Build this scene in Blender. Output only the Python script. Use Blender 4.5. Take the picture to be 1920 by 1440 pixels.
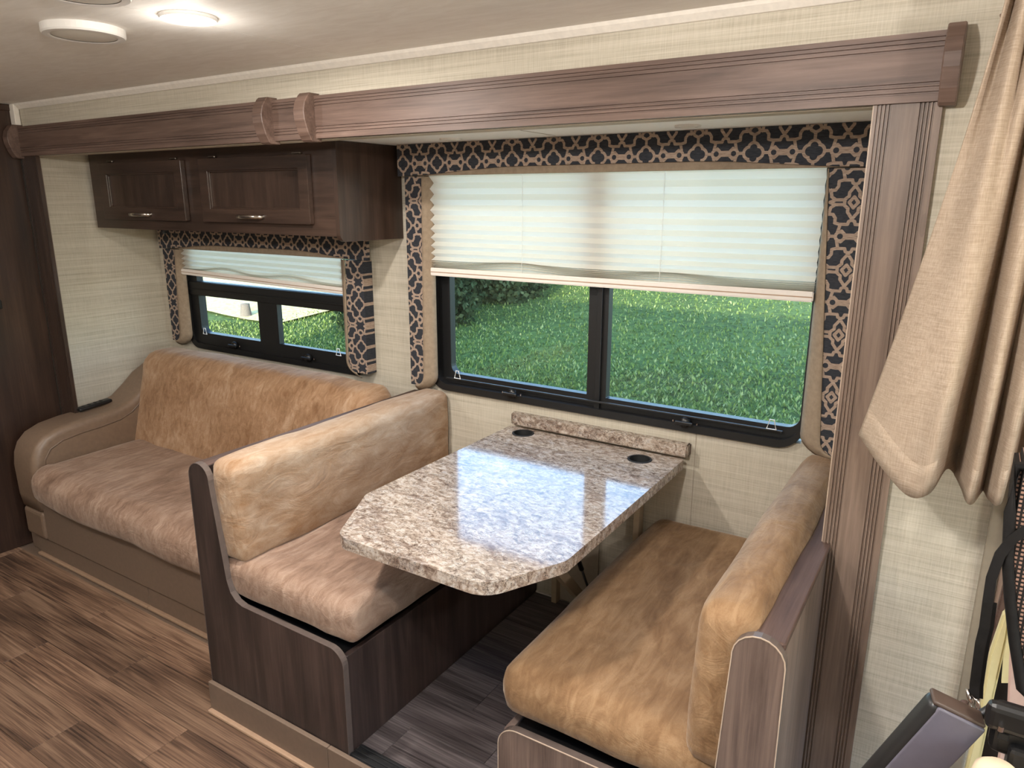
import bpy, bmesh, math, random
import numpy as np
from mathutils import Vector, Matrix, noise

random.seed(7)
np.random.seed(7)
for o in list(bpy.data.objects):
    bpy.data.objects.remove(o, do_unlink=True)
S = bpy.context.scene
C = S.collection
PI = math.pi

# ------------------------------------------------------------------ camera
cam_d = bpy.data.cameras.new('camera')
cam = bpy.data.objects.new('camera', cam_d)
C.objects.link(cam)
cam_d.sensor_width = 36.0
cam_d.lens = 36.0 * 1350.63 / 1920.0
cam_d.clip_start = 0.02
cam_d.clip_end = 300
_r = Vector((0.8447, 0.5353, 0.0020)); _u = Vector((-0.1341, 0.2079, 0.9689)); _f = Vector((-0.5183, 0.8187, -0.2474))
cam.matrix_world = Matrix(((_r.x, _u.x, -_f.x, 0), (_r.y, _u.y, -_f.y, 0), (_r.z, _u.z, -_f.z, 1.6), (0, 0, 0, 1)))
S.camera = cam

# ------------------------------------------------------------------ world, sun, exposure
w = bpy.data.worlds.new('world'); S.world = w; w.use_nodes = True
nt = w.node_tree; nt.nodes.clear()
wo = nt.nodes.new('ShaderNodeOutputWorld'); bg = nt.nodes.new('ShaderNodeBackground')
sky = nt.nodes.new('ShaderNodeTexSky'); sky.sky_type = 'NISHITA'
sky.sun_disc = False; sky.sun_elevation = math.radians(14); sky.sun_rotation = math.radians(160)
sky.altitude = 200; sky.air_density = 1.0; sky.dust_density = 0.7; sky.ozone_density = 2.2
nt.links.new(sky.outputs[0], bg.inputs[0]); nt.links.new(bg.outputs[0], wo.inputs[0])
bg.inputs[1].default_value = 1.5
sun_d = bpy.data.lights.new('sun', 'SUN'); sun_d.energy = 14.0; sun_d.angle = 0.01; sun_d.color = (1.0, 0.86, 0.66)
sun = bpy.data.objects.new('sun', sun_d); C.objects.link(sun)
sun.rotation_euler = Vector((-0.33, 1.0, -0.22)).to_track_quat('-Z', 'Y').to_euler()
por_d = bpy.data.lights.new('windshield_portal', 'AREA'); por_d.shape = 'RECTANGLE'; por_d.size = 2.4; por_d.size_y = 1.25
por_d.cycles.is_portal = True
por = bpy.data.objects.new('windshield_portal', por_d); C.objects.link(por)
por.location = (2.58, 0.40, 1.275); por.rotation_euler = Vector((-1, 0, 0)).to_track_quat('-Z', 'Y').to_euler()
por2_d = bpy.data.lights.new('added_roof_portal', 'AREA'); por2_d.shape = 'RECTANGLE'; por2_d.size = 1.5; por2_d.size_y = 0.7
por2_d.cycles.is_portal = True
por2 = bpy.data.objects.new('added_roof_portal', por2_d); C.objects.link(por2)
por2.location = (-0.65, -0.25, 2.09)  # unseen roof opening added behind the camera to let daylight in
S.view_settings.view_transform = 'Standard'
S.view_settings.look = 'None'
S.view_settings.gamma = 1.0
S.view_settings.use_curve_mapping = False
S.view_settings.exposure = 0.0
LED_POWER = 18.0
LED_COLOR = (1.0, 0.95, 0.90)

# ------------------------------------------------------------------ materials
def lin(r, g, b):
    f = lambda c: (c / 255 / 12.92) if c / 255 <= 0.04045 else ((c / 255 + 0.055) / 1.055) ** 2.4
    return (f(r), f(g), f(b), 1.0)

class NB:
    """small helper to write node trees as expressions"""
    def __init__(self, name):
        self.mat = bpy.data.materials.new(name); self.mat.use_nodes = True
        self.nt = self.mat.node_tree; self.nt.nodes.clear()
        self.out = self.nt.nodes.new('ShaderNodeOutputMaterial')
    def n(self, t, **kw):
        x = self.nt.nodes.new(t)
        for k, v in kw.items(): setattr(x, k, v)
        return x
    def put(self, sock, v):
        if isinstance(v, bpy.types.NodeSocket): self.nt.links.new(v, sock)
        elif v is not None: sock.default_value = v
    def m(self, op, a, b=None, c=None, clamp=False):
        x = self.n('ShaderNodeMath', operation=op, use_clamp=clamp)
        self.put(x.inputs[0], a); self.put(x.inputs[1], b); self.put(x.inputs[2], c)
        return x.outputs[0]
    def coords(self, kind='Object'):
        return self.n('ShaderNodeTexCoord').outputs[kind]
    def mapping(self, vec, scale=(1, 1, 1), loc=(0, 0, 0), rot=(0, 0, 0)):
        x = self.n('ShaderNodeMapping'); self.put(x.inputs['Vector'], vec)
        x.inputs['Scale'].default_value = scale; x.inputs['Rotation'].default_value = rot
        self.put(x.inputs['Location'], loc)
        return x.outputs[0]
    def noise(self, vec, scale, detail=3, rough=0.55, dist=0.0):
        x = self.n('ShaderNodeTexNoise'); self.put(x.inputs['Vector'], vec)
        x.inputs['Scale'].default_value = scale; x.inputs['Detail'].default_value = detail
        x.inputs['Roughness'].default_value = rough; x.inputs['Distortion'].default_value = dist
        return x.outputs['Fac']
    def ramp(self, fac, stops, interp='LINEAR'):
        x = self.n('ShaderNodeValToRGB'); x.color_ramp.interpolation = interp
        el = x.color_ramp.elements
        while len(el) < len(stops): el.new(0.5)
        for e, (p, c) in zip(el, stops): e.position = p; e.color = c
        self.put(x.inputs[0], fac)
        return x.outputs[0]
    def mix(self, fac, a, b, mode='MIX'):
        x = self.n('ShaderNodeMix', data_type='RGBA', blend_type=mode)
        self.put(x.inputs['Factor'], fac); self.put(x.inputs[6], a); self.put(x.inputs[7], b)
        return x.outputs[2]
    def bump(self, h, strength=0.2, dist=0.002):
        x = self.n('ShaderNodeBump'); x.inputs['Strength'].default_value = strength; x.inputs['Distance'].default_value = dist
        self.put(x.inputs['Height'], h)
        return x.outputs[0]
    def bsdf(self, col, rough=0.5, spec=0.5, metal=0.0, normal=None, sheen=0.0, coat=0.0):
        x = self.n('ShaderNodeBsdfPrincipled')
        self.put(x.inputs['Base Color'], col); self.put(x.inputs['Roughness'], rough)
        x.inputs['Specular IOR Level'].default_value = spec; x.inputs['Metallic'].default_value = metal
        if normal is not None: self.put(x.inputs['Normal'], normal)
        if sheen:
            x.inputs['Sheen Weight'].default_value = sheen; x.inputs['Sheen Roughness'].default_value = 0.4
            x.inputs['Sheen Tint'].default_value = (1, 0.85, 0.7, 1)
        x.inputs['Coat Weight'].default_value = coat
        self.nt.links.new(x.outputs[0], self.out.inputs[0])
        return self.mat

M = {}
def plain(key, col, rough=0.5, spec=0.5, metal=0.0, grain=0.06):
    b = NB(key)
    f = b.noise(b.coords(), 60, 3)
    c0 = tuple(v * (1 - grain) for v in col[:3]) + (1,); c1 = tuple(min(1, v * (1 + grain)) for v in col[:3]) + (1,)
    M[key] = b.bsdf(b.ramp(f, [(0.3, c0), (0.7, c1)]), rough, spec, metal)

def wood(key, dark, mid, light, axis='x', rough=0.42, rand=False, knots=0.0, fine=1.0, spread=0.14):
    b = NB(key); v = b.coords()
    if rand:
        oi = b.n('ShaderNodeObjectInfo')
        off = b.n('ShaderNodeCombineXYZ')
        b.put(off.inputs[0], b.m('MULTIPLY', oi.outputs['Random'], 37.0)); b.put(off.inputs[1], b.m('MULTIPLY', oi.outputs['Random'], 91.0))
        va = b.n('ShaderNodeVectorMath', operation='ADD'); b.put(va.inputs[0], v); b.put(va.inputs[1], off.outputs[0]); v = va.outputs[0]
    long, short = 2.2, 34.0 * fine
    sc = {'x': (long, short, short), 'y': (short, long, short), 'z': (short, short, long)}[axis]
    g1 = b.noise(b.mapping(v, sc), 1.0, 6, 0.62, 0.6)
    sc2 = tuple(s * 5 if s > 5 else s * 1.6 for s in sc)
    g2 = b.noise(b.mapping(v, sc2), 1.0, 4, 0.6)
    sc3 = tuple(s * 0.2 if s > 5 else s * 0.8 for s in sc)
    g3 = b.noise(b.mapping(v, sc3), 1.0, 2, 0.5, 0.4)
    w1, w2_, w3 = (0.34, 0.38, 0.28) if rand else (0.5, 0.22, 0.28)
    f = b.m('ADD', b.m('MULTIPLY', g1, w1), b.m('ADD', b.m('MULTIPLY', g2, w2_), b.m('MULTIPLY', g3, w3)))
    col = b.ramp(f, [(0.5 - spread, dark), (0.50, mid), (0.5 + spread, light)])
    if rand:
        hv = b.n('ShaderNodeHueSaturation'); b.put(hv.inputs['Color'], col)
        b.put(hv.inputs['Value'], b.m('ADD', b.m('MULTIPLY', oi.outputs['Random'], 0.36), 0.82)); col = hv.outputs[0]
    if knots:
        k = b.n('ShaderNodeTexVoronoi'); k.inputs['Scale'].default_value = 1.0
        b.put(k.inputs['Vector'], b.mapping(v, tuple(2.0 if s < 5 else 9.0 for s in sc)))
        kf = b.m('LESS_THAN', b.m('ADD', k.outputs['Distance'], b.m('MULTIPLY', g1, 0.06)), 0.085)
        col = b.mix(b.m('MULTIPLY', kf, knots), col, dark)
    M[key] = b.bsdf(col, rough, 0.45, normal=b.bump(g2, 0.12, 0.001))

wood('fascia_wood', lin(68, 51, 43), lin(98, 78, 68), lin(120, 98, 87), 'x', 0.5)
wood('column_wood', lin(86, 70, 59), lin(118, 99, 86), lin(142, 122, 108), 'z', 0.45, knots=0.35)
wood('cabinet_wood', lin(42, 31, 26), lin(58, 44, 37), lin(74, 57, 48), 'z', 0.28)
wood('cabinet_wood_x', lin(42, 31, 26), lin(58, 44, 37), lin(74, 57, 48), 'x', 0.28)
wood('bench_wood', lin(40, 31, 29), lin(58, 46, 42), lin(80, 64, 58), 'z', 0.45)
wood('bench_wood_light', lin(80, 66, 60), lin(112, 95, 86), lin(134, 115, 104), 'z', 0.45)
wood('rail_wood', lin(58, 40, 34), lin(84, 64, 55), lin(104, 82, 73), 'y', 0.65)
wood('pantry_wood', lin(36, 23, 17), lin(52, 35, 26), lin(66, 46, 35), 'z', 0.40)
wood('floor_plank', lin(62, 45, 35), lin(108, 82, 64), lin(140, 112, 90), 'x', 0.5, rand=True, knots=0.6, fine=1.15, spread=0.085)
wood('plank_grey_lit', lin(56, 49, 48), lin(96, 87, 86), lin(128, 118, 116), 'x', 0.45, rand=True, knots=0.4, fine=1.15, spread=0.10)  # same vinyl as the main floor, with its grey light painted in

def wallpaper(key, c0, c1, c2):
    b = NB(key); v = b.coords()
    h = b.noise(b.mapping(v, (4, 4, 300)), 1.0, 4, 0.6)
    vv = b.noise(b.mapping(v, (330, 330, 14)), 1.0, 3, 0.6)
    s = b.noise(b.mapping(v, (1.2, 1.2, 75)), 1.0, 4, 0.6)
    f = b.m('ADD', b.m('MULTIPLY', h, 0.40), b.m('ADD', b.m('MULTIPLY', vv, 0.28), b.m('MULTIPLY', s, 0.32)))
    M[key] = b.bsdf(b.ramp(f, [(0.36, c0), (0.5, c1), (0.62, c2)]), 0.75, 0.25, normal=b.bump(f, 0.25, 0.0015))
wallpaper('wallpaper', lin(167, 158, 142), lin(188, 180, 163), lin(202, 194, 179))

def ceiling_mat():
    b = NB('ceiling_vinyl'); v = b.coords()
    f = b.noise(b.mapping(v, (9, 34, 9), rot=(0, 0, 0.5)), 1.0, 5, 0.6, 1.0)
    g = b.noise(v, 1.6, 2)
    ff = b.m('ADD', b.m('MULTIPLY', f, 0.6), b.m('MULTIPLY', g, 0.4))
    M['ceiling_vinyl'] = b.bsdf(b.ramp(ff, [(0.35, lin(228, 222, 212)), (0.65, lin(242, 238, 230))]), 0.6, 0.3, normal=b.bump(f, 0.1, 0.001))
ceiling_mat()
plain('slide_ceiling', lin(246, 245, 241), 0.5, grain=0.03)
plain('white_trim', lin(228, 221, 210), 0.5)
plain('white_plastic', lin(226, 222, 216), 0.4, grain=0.02)
plain('lens_off', lin(214, 208, 196), 0.35, grain=0.03)
plain('taupe_panel', lin(118, 99, 83), 0.55)
plain('taupe_lip', lin(168, 138, 112), 0.5)
plain('taupe_cab', lin(134, 124, 108), 0.6)
plain('black_metal', lin(16, 16, 17), 0.5, grain=0.1)
plain('black_rubber', lin(20, 20, 21), 0.6, grain=0.1)
plain('black_plastic', lin(22, 21, 21), 0.35, grain=0.1)
plain('black_webbing', lin(26, 24, 23), 0.8, 0.2, grain=0.2)
plain('chrome', lin(214, 206, 200), 0.18, metal=1.0, grain=0.02)
plain('nickel', lin(190, 180, 172), 0.22, metal=1.0, grain=0.04)
plain('hinge_metal', lin(120, 112, 104), 0.35, metal=1.0, grain=0.04)
plain('tan_metal', lin(176, 156, 130), 0.5, grain=0.05)
plain('tan_plate', lin(160, 148, 132), 0.6, grain=0.05)
plain('taupe_fabric', lin(146, 129, 110), 0.85, 0.2, grain=0.12)
plain('leatherette', lin(122, 101, 83), 0.42, grain=0.08)
plain('cream_plastic', lin(214, 204, 156), 0.5, grain=0.03)
plain('ivory_plastic', lin(222, 200, 170), 0.4, grain=0.03)
plain('pink_fabric', lin(206, 178, 166), 0.8, 0.2, grain=0.05)
plain('armrest_grey', lin(88, 84, 94), 0.5, grain=0.05)
plain('armrest_black', lin(28, 27, 27), 0.4, grain=0.05)
plain('armrest_brown', lin(70, 56, 48), 0.5, grain=0.05)
plain('edge_band', lin(92, 80, 74), 0.45, grain=0.1)
plain('edge_light', lin(188, 168, 148), 0.5, grain=0.1)
plain('rail_white', lin(232, 224, 216), 0.5, grain=0.02)
plain('cord_white', lin(226, 226, 220), 0.6, grain=0.02)
plain('bark', lin(70, 58, 48), 0.9, 0.1, grain=0.3)
plain('stone', lin(98, 95, 92), 0.9, 0.1, grain=0.2)
plain('bounce_pale', lin(214, 208, 196), 0.9, 0.1, grain=0.08)  # pale tone of the added sunlight-bouncing slab
plain('rv_skin', lin(200, 196, 188), 0.6, grain=0.03)

def suede(key, c0, c1, c2, rot=0.5):
    b = NB(key); v = b.coords()
    a = b.noise(b.mapping(v, (3.4, 2.4, 3.0), rot=(0.2, 0.3, rot)), 1.0, 4, 0.6, 1.6)
    s = b.noise(b.mapping(v, (40, 9, 22), rot=(0.3, 0.2, rot)), 1.0, 5, 0.65, 0.8)
    f3 = b.noise(v, 420, 2)
    f = b.m('ADD', b.m('MULTIPLY', a, 0.44), b.m('ADD', b.m('MULTIPLY', s, 0.46), b.m('MULTIPLY', f3, 0.10)))
    wv = b.noise(b.mapping(v, (8, 8, 14), rot=(0.5, 0.4, rot)), 1.0, 4, 0.6, 1.2)
    M[key] = b.bsdf(b.ramp(f, [(0.36, c0), (0.50, c1), (0.63, c2)]), 0.8, 0.2, sheen=0.25, normal=b.bump(b.m('ADD', wv, b.m('MULTIPLY', s, 0.35)), 0.45, 0.014))
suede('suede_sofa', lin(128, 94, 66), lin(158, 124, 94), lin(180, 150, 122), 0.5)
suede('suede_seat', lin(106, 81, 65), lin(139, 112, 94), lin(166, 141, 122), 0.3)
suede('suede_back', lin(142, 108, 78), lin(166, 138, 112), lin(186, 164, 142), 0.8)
suede('suede_right_shaded', lin(108, 79, 52), lin(132, 102, 72), lin(156, 126, 94), 0.2)  # right bench suede, darkened to paint its shade in

def granite():
    b = NB('granite'); v = b.coords()
    d = b.noise(v, 9, 3, 0.6)
    vd = b.n('ShaderNodeVectorMath', operation='ADD'); b.put(vd.inputs[0], v)
    cx = b.n('ShaderNodeCombineXYZ'); b.put(cx.inputs[0], b.m('MULTIPLY', d, 0.05)); b.put(cx.inputs[1], b.m('MULTIPLY', d, -0.04)); b.put(vd.inputs[1], cx.outputs[0])
    base = b.noise(b.mapping(vd.outputs[0], (44, 70, 50), rot=(0, 0, 0.5)), 1.0, 4, 0.6, 0.8)
    col = b.ramp(base, [(0.33, lin(112, 94, 82)), (0.46, lin(164, 147, 132)), (0.60, lin(194, 182, 170)), (0.72, lin(180, 174, 170))])
    # thin dark flecks: narrow band of a noise
    n1 = b.noise(b.mapping(vd.outputs[0], (70, 125, 80), rot=(0, 0, 0.5)), 1.0, 5, 0.68, 0.6)
    fl = b.ramp(b.m('ABSOLUTE', b.m('SUBTRACT', n1, 0.5)), [(0.0, (1, 1, 1, 1)), (0.034, (0, 0, 0, 1))])
    msk = b.ramp(b.noise(vd.outputs[0], 16, 3), [(0.36, (0, 0, 0, 1)), (0.52, (1, 1, 1, 1))])
    fl2 = b.m('MULTIPLY', fl, msk)
    n2 = b.noise(b.mapping(vd.outputs[0], (2.2, 7.0, 4), rot=(0, 0, 0.75)), 1.0, 5, 0.62, 0.5)
    vein = b.ramp(b.m('ABSOLUTE', b.m('SUBTRACT', n2, 0.5)), [(0.0, (1, 1, 1, 1)), (0.03, (0, 0, 0, 1))])
    col = b.mix(b.m('MULTIPLY', vein, 0.55), col, lin(104, 82, 72))
    col = b.mix(b.m('MULTIPLY', fl2, 0.85), col, lin(44, 36, 34))
    n3 = b.noise(v, 150, 3, 0.7)
    col = b.mix(b.m('MULTIPLY', b.m('LESS_THAN', n3, 0.39), 0.7), col, lin(52, 44, 42))
    M['granite'] = b.bsdf(col, 0.10, 0.55)
granite()

def trellis():
    """charcoal cloth printed with a tan trellis of quatrefoils; tile 0.161 m x 0.18 m"""
    b = NB('trellis_fabric')
    sx = b.n('ShaderNodeSeparateXYZ'); b.put(sx.inputs[0], b.coords())
    ph = b.n('ShaderNodeSeparateColor'); b.put(ph.inputs[0], b.n('ShaderNodeObjectInfo').outputs['Color'])
    X = b.m('ADD', b.m('SUBTRACT', sx.outputs[0], ph.outputs[0]), 40 * 0.161); Z = b.m('ADD', b.m('SUBTRACT', sx.outputs[2], ph.outputs[1]), 40 * 0.18)
    x = b.m('ABSOLUTE', b.m('SUBTRACT', b.m('FRACT', b.m('ADD', b.m('DIVIDE', X, 0.161), 0.5)), 0.5))
    y = b.m('MULTIPLY', b.m('ABSOLUTE', b.m('SUBTRACT', b.m('FRACT', b.m('ADD', b.m('DIVIDE', Z, 0.18), 0.5)), 0.5)), 1.118)
    def seg(a, c):
        bx, by = c[0] - a[0], c[1] - a[1]; L2 = bx * bx + by * by
        px = b.m('SUBTRACT', x, a[0]); py = b.m('SUBTRACT', y, a[1])
        h = b.m('MULTIPLY_ADD', py, by / L2, b.m('MULTIPLY', px, bx / L2), clamp=True)
        dx = b.m('MULTIPLY_ADD', h, -bx, px); dy = b.m('MULTIPLY_ADD', h, -by, py)
        return b.m('SQRT', b.m('MULTIPLY_ADD', dx, dx, b.m('MULTIPLY', dy, dy)))
    def circ(cx, cy, r):
        dx = b.m('SUBTRACT', x, cx); dy = b.m('SUBTRACT', y, cy)
        return b.m('SUBTRACT', b.m('SQRT', b.m('MULTIPLY_ADD', dx, dx, b.m('MULTIPLY', dy, dy))), r)
    q = b.m('MINIMUM', circ(0, 0.085, 0.088), circ(0.062, 0, 0.105))
    d = b.m('ABSOLUTE', q)
    d = b.m('MINIMUM', d, b.m('ABSOLUTE', circ(0.345, 0, 0.072)))
    lines = [[(0, .175), (0, .25)], [(0, .30), (.07, .335), (.09, .37), (.2, .36), (.24, .30), (.24, .22), (.31, .2), (.44, .2), (.455, .25), (.5, .27)],
             [(0, .25), (0, .30)], [(.33, .2), (.30, .07)], [(.17, 0), (.27, 0)], [(.42, .03), (.36, .09)],
             [(.5, .29), (.42, .40), (.42, .46), (.36, .51), (.36, .559)], [(.5, .47), (.43, .559)],
             [(.36, .52), (.22, .52), (.13, .559)], [(.13, .36), (.15, .47), (.22, .52)], [(0, .45), (.06, .43), (.09, .37)]]
    for pl in lines:
        for a, c in zip(pl, pl[1:]): d = b.m('MINIMUM', d, seg(a, c))
    hub = b.m('MAXIMUM', b.m('SUBTRACT', b.m('ABSOLUTE', b.m('SUBTRACT', x, 0.5)), 0.075), b.m('SUBTRACT', y, 0.055))
    d = b.m('MINIMUM', d, b.m('ADD', hub, 0.03))
    mask = b.m('LESS_THAN', d, 0.026)
    th = b.noise(b.mapping(b.coords(), (60, 60, 900)), 1.0, 2)
    tan = b.ramp(th, [(0.35, lin(132, 112, 98)), (0.65, lin(178, 158, 142))])
    dk = b.ramp(th, [(0.35, lin(38, 40, 46)), (0.65, lin(60, 62, 68))])
    M['trellis_fabric'] = b.bsdf(b.mix(mask, dk, tan), 0.8, 0.2)
trellis()

def linen():
    b = NB('linen'); v = b.coords()
    h = b.noise(b.mapping(v, (30, 30, 700)), 1.0, 3, 0.6); k = b.noise(b.mapping(v, (700, 700, 30)), 1.0, 3, 0.6)
    f = b.m('MULTIPLY', b.m('ADD', h, k), 0.5)
    x = b.n('ShaderNodeBsdfPrincipled')
    b.put(x.inputs['Base Color'], b.ramp(f, [(0.36, lin(156, 138, 119)), (0.5, lin(177, 159, 140)), (0.64, lin(196, 180, 162))]))
    x.inputs['Roughness'].default_value = 0.85; x.inputs['Specular IOR Level'].default_value = 0.2
    b.put(x.inputs['Normal'], b.bump(f, 0.3, 0.001))
    t = b.n('ShaderNodeBsdfTranslucent'); t.inputs[0].default_value = lin(214, 190, 160)
    mx = b.n('ShaderNodeMixShader'); mx.inputs[0].default_value = 0.2
    b.nt.links.new(x.outputs[0], mx.inputs[1]); b.nt.links.new(t.outputs[0], mx.inputs[2]); b.nt.links.new(mx.outputs[0], b.out.inputs[0])
    M['linen'] = b.mat
linen()

def blind_mat():
    b = NB('blind_fabric')
    d = b.n('ShaderNodeBsdfDiffuse'); d.inputs[0].default_value = lin(232, 226, 216)
    t = b.n('ShaderNodeBsdfTranslucent'); t.inputs[0].default_value = lin(226, 216, 196)
    mx = b.n('ShaderNodeMixShader'); mx.inputs[0].default_value = 0.40
    b.nt.links.new(d.outputs[0], mx.inputs[1]); b.nt.links.new(t.outputs[0], mx.inputs[2]); b.nt.links.new(mx.outputs[0], b.out.inputs[0])
    M['blind_fabric'] = b.mat
blind_mat()

def glass():
    b = NB('window_glass')
    t = b.n('ShaderNodeBsdfTransparent'); t.inputs[0].default_value = (0.93, 0.96, 0.95, 1)
    g = b.n('ShaderNodeBsdfGlossy'); g.inputs['Roughness'].default_value = 0.02
    fr = b.n('ShaderNodeFresnel'); bf = b.n('ShaderNodeNewGeometry').outputs['Backfacing']
    b.put(fr.inputs[0], b.m('MULTIPLY_ADD', bf, 1 / 1.45 - 1.45, 1.45))
    mx = b.n('ShaderNodeMixShader'); b.put(mx.inputs[0], fr.outputs[0])
    b.nt.links.new(t.outputs[0], mx.inputs[1]); b.nt.links.new(g.outputs[0], mx.inputs[2]); b.nt.links.new(mx.outputs[0], b.out.inputs[0])
    M['window_glass'] = b.mat
glass()

def lamp_mat():
    b = NB('lamp_lens_lit'); e = b.n('ShaderNodeEmission'); e.inputs[0].default_value = (1.0, 0.80, 0.55, 1); e.inputs[1].default_value = 22
    b.nt.links.new(e.outputs[0], b.out.inputs[0]); M['lamp_lens_lit'] = b.mat
lamp_mat()

def mesh_bag():
    b = NB('bag_mesh'); sx = b.n('ShaderNodeSeparateXYZ'); b.put(sx.inputs[0], b.coords())
    u = b.m('FRACT', b.m('MULTIPLY', b.m('ADD', sx.outputs[0], 5), 150)); v = b.m('FRACT', b.m('MULTIPLY', b.m('ADD', sx.outputs[2], 5), 150))
    hole = b.m('MULTIPLY', b.m('LESS_THAN', b.m('ABSOLUTE', b.m('SUBTRACT', u, 0.5)), 0.27), b.m('LESS_THAN', b.m('ABSOLUTE', b.m('SUBTRACT', v, 0.5)), 0.27))
    M['bag_mesh'] = b.bsdf(b.mix(hole, lin(34, 30, 28), lin(150, 118, 102)), 0.8, 0.2)
mesh_bag()

def foliage(key, cols, rough=0.6, trans=0.35):
    b = NB(key); g = b.n('ShaderNodeNewGeometry')
    rnd = g.outputs['Random Per Island']
    big = b.noise(b.coords(), 0.5, 3)
    f = b.m('ADD', b.m('MULTIPLY', rnd, 0.65), b.m('MULTIPLY', big, 0.35))
    n = len(cols)
    col = b.ramp(f, [(0.15 + 0.7 * i / (n - 1), c) for i, c in enumerate(cols)])
    d = b.n('ShaderNodeBsdfDiffuse'); b.put(d.inputs[0], col)
    t = b.n('ShaderNodeBsdfTranslucent'); b.put(t.inputs[0], col)
    mx = b.n('ShaderNodeMixShader'); mx.inputs[0].default_value = trans
    b.nt.links.new(d.outputs[0], mx.inputs[1]); b.nt.links.new(t.outputs[0], mx.inputs[2]); b.nt.links.new(mx.outputs[0], b.out.inputs[0])
    M[key] = b.mat
foliage('grass_blades', [lin(60, 82, 46), lin(94, 118, 64), lin(120, 140, 74), lin(158, 170, 120)])
foliage('evergreen', [lin(34, 46, 32), lin(58, 74, 50), lin(90, 106, 78)])

def ground_mat():
    b = NB('turf'); v = b.coords()
    f = b.noise(v, 9, 5, 0.65); g = b.noise(v, 0.35, 2)
    col = b.ramp(b.m('ADD', b.m('MULTIPLY', f, 0.7), b.m('MULTIPLY', g, 0.3)), [(0.35, lin(48, 64, 36)), (0.5, lin(76, 98, 52)), (0.65, lin(104, 124, 66))])
    M['turf'] = b.bsdf(col, 0.95, 0.1, normal=b.bump(f, 0.6, 0.05))
    b = NB('sunlit_grass'); v = b.coords()
    f = b.noise(v, 14, 5, 0.7)
    M['sunlit_grass'] = b.bsdf(b.ramp(f, [(0.35, lin(176, 160, 104)), (0.65, lin(220, 208, 160))]), 0.95, 0.1)  # sunlit dry grass, the sunlight put into the pale tone
ground_mat()

# ------------------------------------------------------------------ mesh helpers
ROOT = {}
def mesh_obj(name, bm, mat, parent=None, loc=(0, 0, 0), smooth=False):
    me = bpy.data.meshes.new(name)
    org = ROOT.get(parent, Vector(loc)) if parent is not None else Vector(loc)
    if isinstance(bm, tuple):
        vs, fs = bm
        me.from_pydata([tuple(Vector(v) - org) for v in vs], [], fs)
    else:
        bmesh.ops.translate(bm, verts=bm.verts, vec=-org)
        bm.to_mesh(me); bm.free()
    if smooth:
        for p in me.polygons: p.use_smooth = True
    me.materials.append(M[mat])
    o = bpy.data.objects.new(name, me); C.objects.link(o)
    if parent is not None: o.parent = parent
    else: o.location = org
    ROOT[o] = org
    return o
def thing(name, label, cat, loc, group=None):
    o = bpy.data.objects.new(name, None); C.objects.link(o); o.location = loc
    o.empty_display_size = 0.05
    o['label'] = label; o['category'] = cat
    if group: o['group'] = group
    ROOT[o] = Vector(loc)
    return o
def tag(o, label, cat, group=None):
    o['label'] = label; o['category'] = cat
    if group: o['group'] = group
    return o
def struct(name, bm, mat, label=None, smooth=False, loc=(0, 0, 0)):
    o = mesh_obj(name, bm, mat, None, loc, smooth); o['kind'] = 'structure'
    if label: o['label'] = label
    return o
def box(x0, x1, y0, y1, z0, z1, bm=None):
    bm = bm or bmesh.new()
    v = [bm.verts.new(p) for p in ((x0, y0, z0), (x1, y0, z0), (x1, y1, z0), (x0, y1, z0), (x0, y0, z1), (x1, y0, z1), (x1, y1, z1), (x0, y1, z1))]
    for f in ((0, 3, 2, 1), (4, 5, 6, 7), (0, 1, 5, 4), (1, 2, 6, 5), (2, 3, 7, 6), (3, 0, 4, 7)): bm.faces.new([v[i] for i in f])
    return bm
def rbox(x0, x1, y0, y1, z0, z1, r=0.004, seg=2):
    bm = box(x0, x1, y0, y1, z0, z1)
    bmesh.ops.bevel(bm, geom=bm.edges[:], offset=r, segments=seg, affect='EDGES', profile=0.5)
    return bm
def prism(pts, axis, a0, a1, bm=None):
    """polygon extruded along an axis; pts are the two other coordinates in order"""
    bm = bm or bmesh.new()
    def p(q, a): return {'x': (a, q[0], q[1]), 'y': (q[0], a, q[1]), 'z': (q[0], q[1], a)}[axis]
    A = [bm.verts.new(p(q, a0)) for q in pts]; B = [bm.verts.new(p(q, a1)) for q in pts]
    n = len(pts)
    bm.faces.new(A); bm.faces.new(list(reversed(B)))
    for i in range(n): bm.faces.new((A[i], B[i], B[(i + 1) % n], A[(i + 1) % n]))
    bmesh.ops.recalc_face_normals(bm, faces=bm.faces[:])
    return bm
def sides(pts, axis, a0, a1):
    bm = bmesh.new()
    def p(q, a): return {'x': (a, q[0], q[1]), 'y': (q[0], a, q[1]), 'z': (q[0], q[1], a)}[axis]
    A = [bm.verts.new(p(q, a0)) for q in pts]; B = [bm.verts.new(p(q, a1)) for q in pts]
    n = len(pts)
    for i in range(n): bm.faces.new((A[i], B[i], B[(i + 1) % n], A[(i + 1) % n]))
    bmesh.ops.recalc_face_normals(bm, faces=bm.faces[:])
    return bm
def rrect(x0, x1, z0, z1, r, n=6, corners=(1, 1, 1, 1)):
    """rounded rectangle, corners BL BR TR TL"""
    out = []
    for k, (cx, cz, a) in enumerate(((x0, z0, PI), (x1, z0, 1.5 * PI), (x1, z1, 0), (x0, z1, 0.5 * PI))):
        rr = r if corners[k] else 0.002
        ox = cx + (rr if cx == x0 else -rr); oz = cz + (rr if cz == z0 else -rr)
        for i in range(n + 1):
            t = a + 0.5 * PI * i / n
            out.append((ox + rr * math.cos(t), oz + rr * math.sin(t)))
    return out
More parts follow.
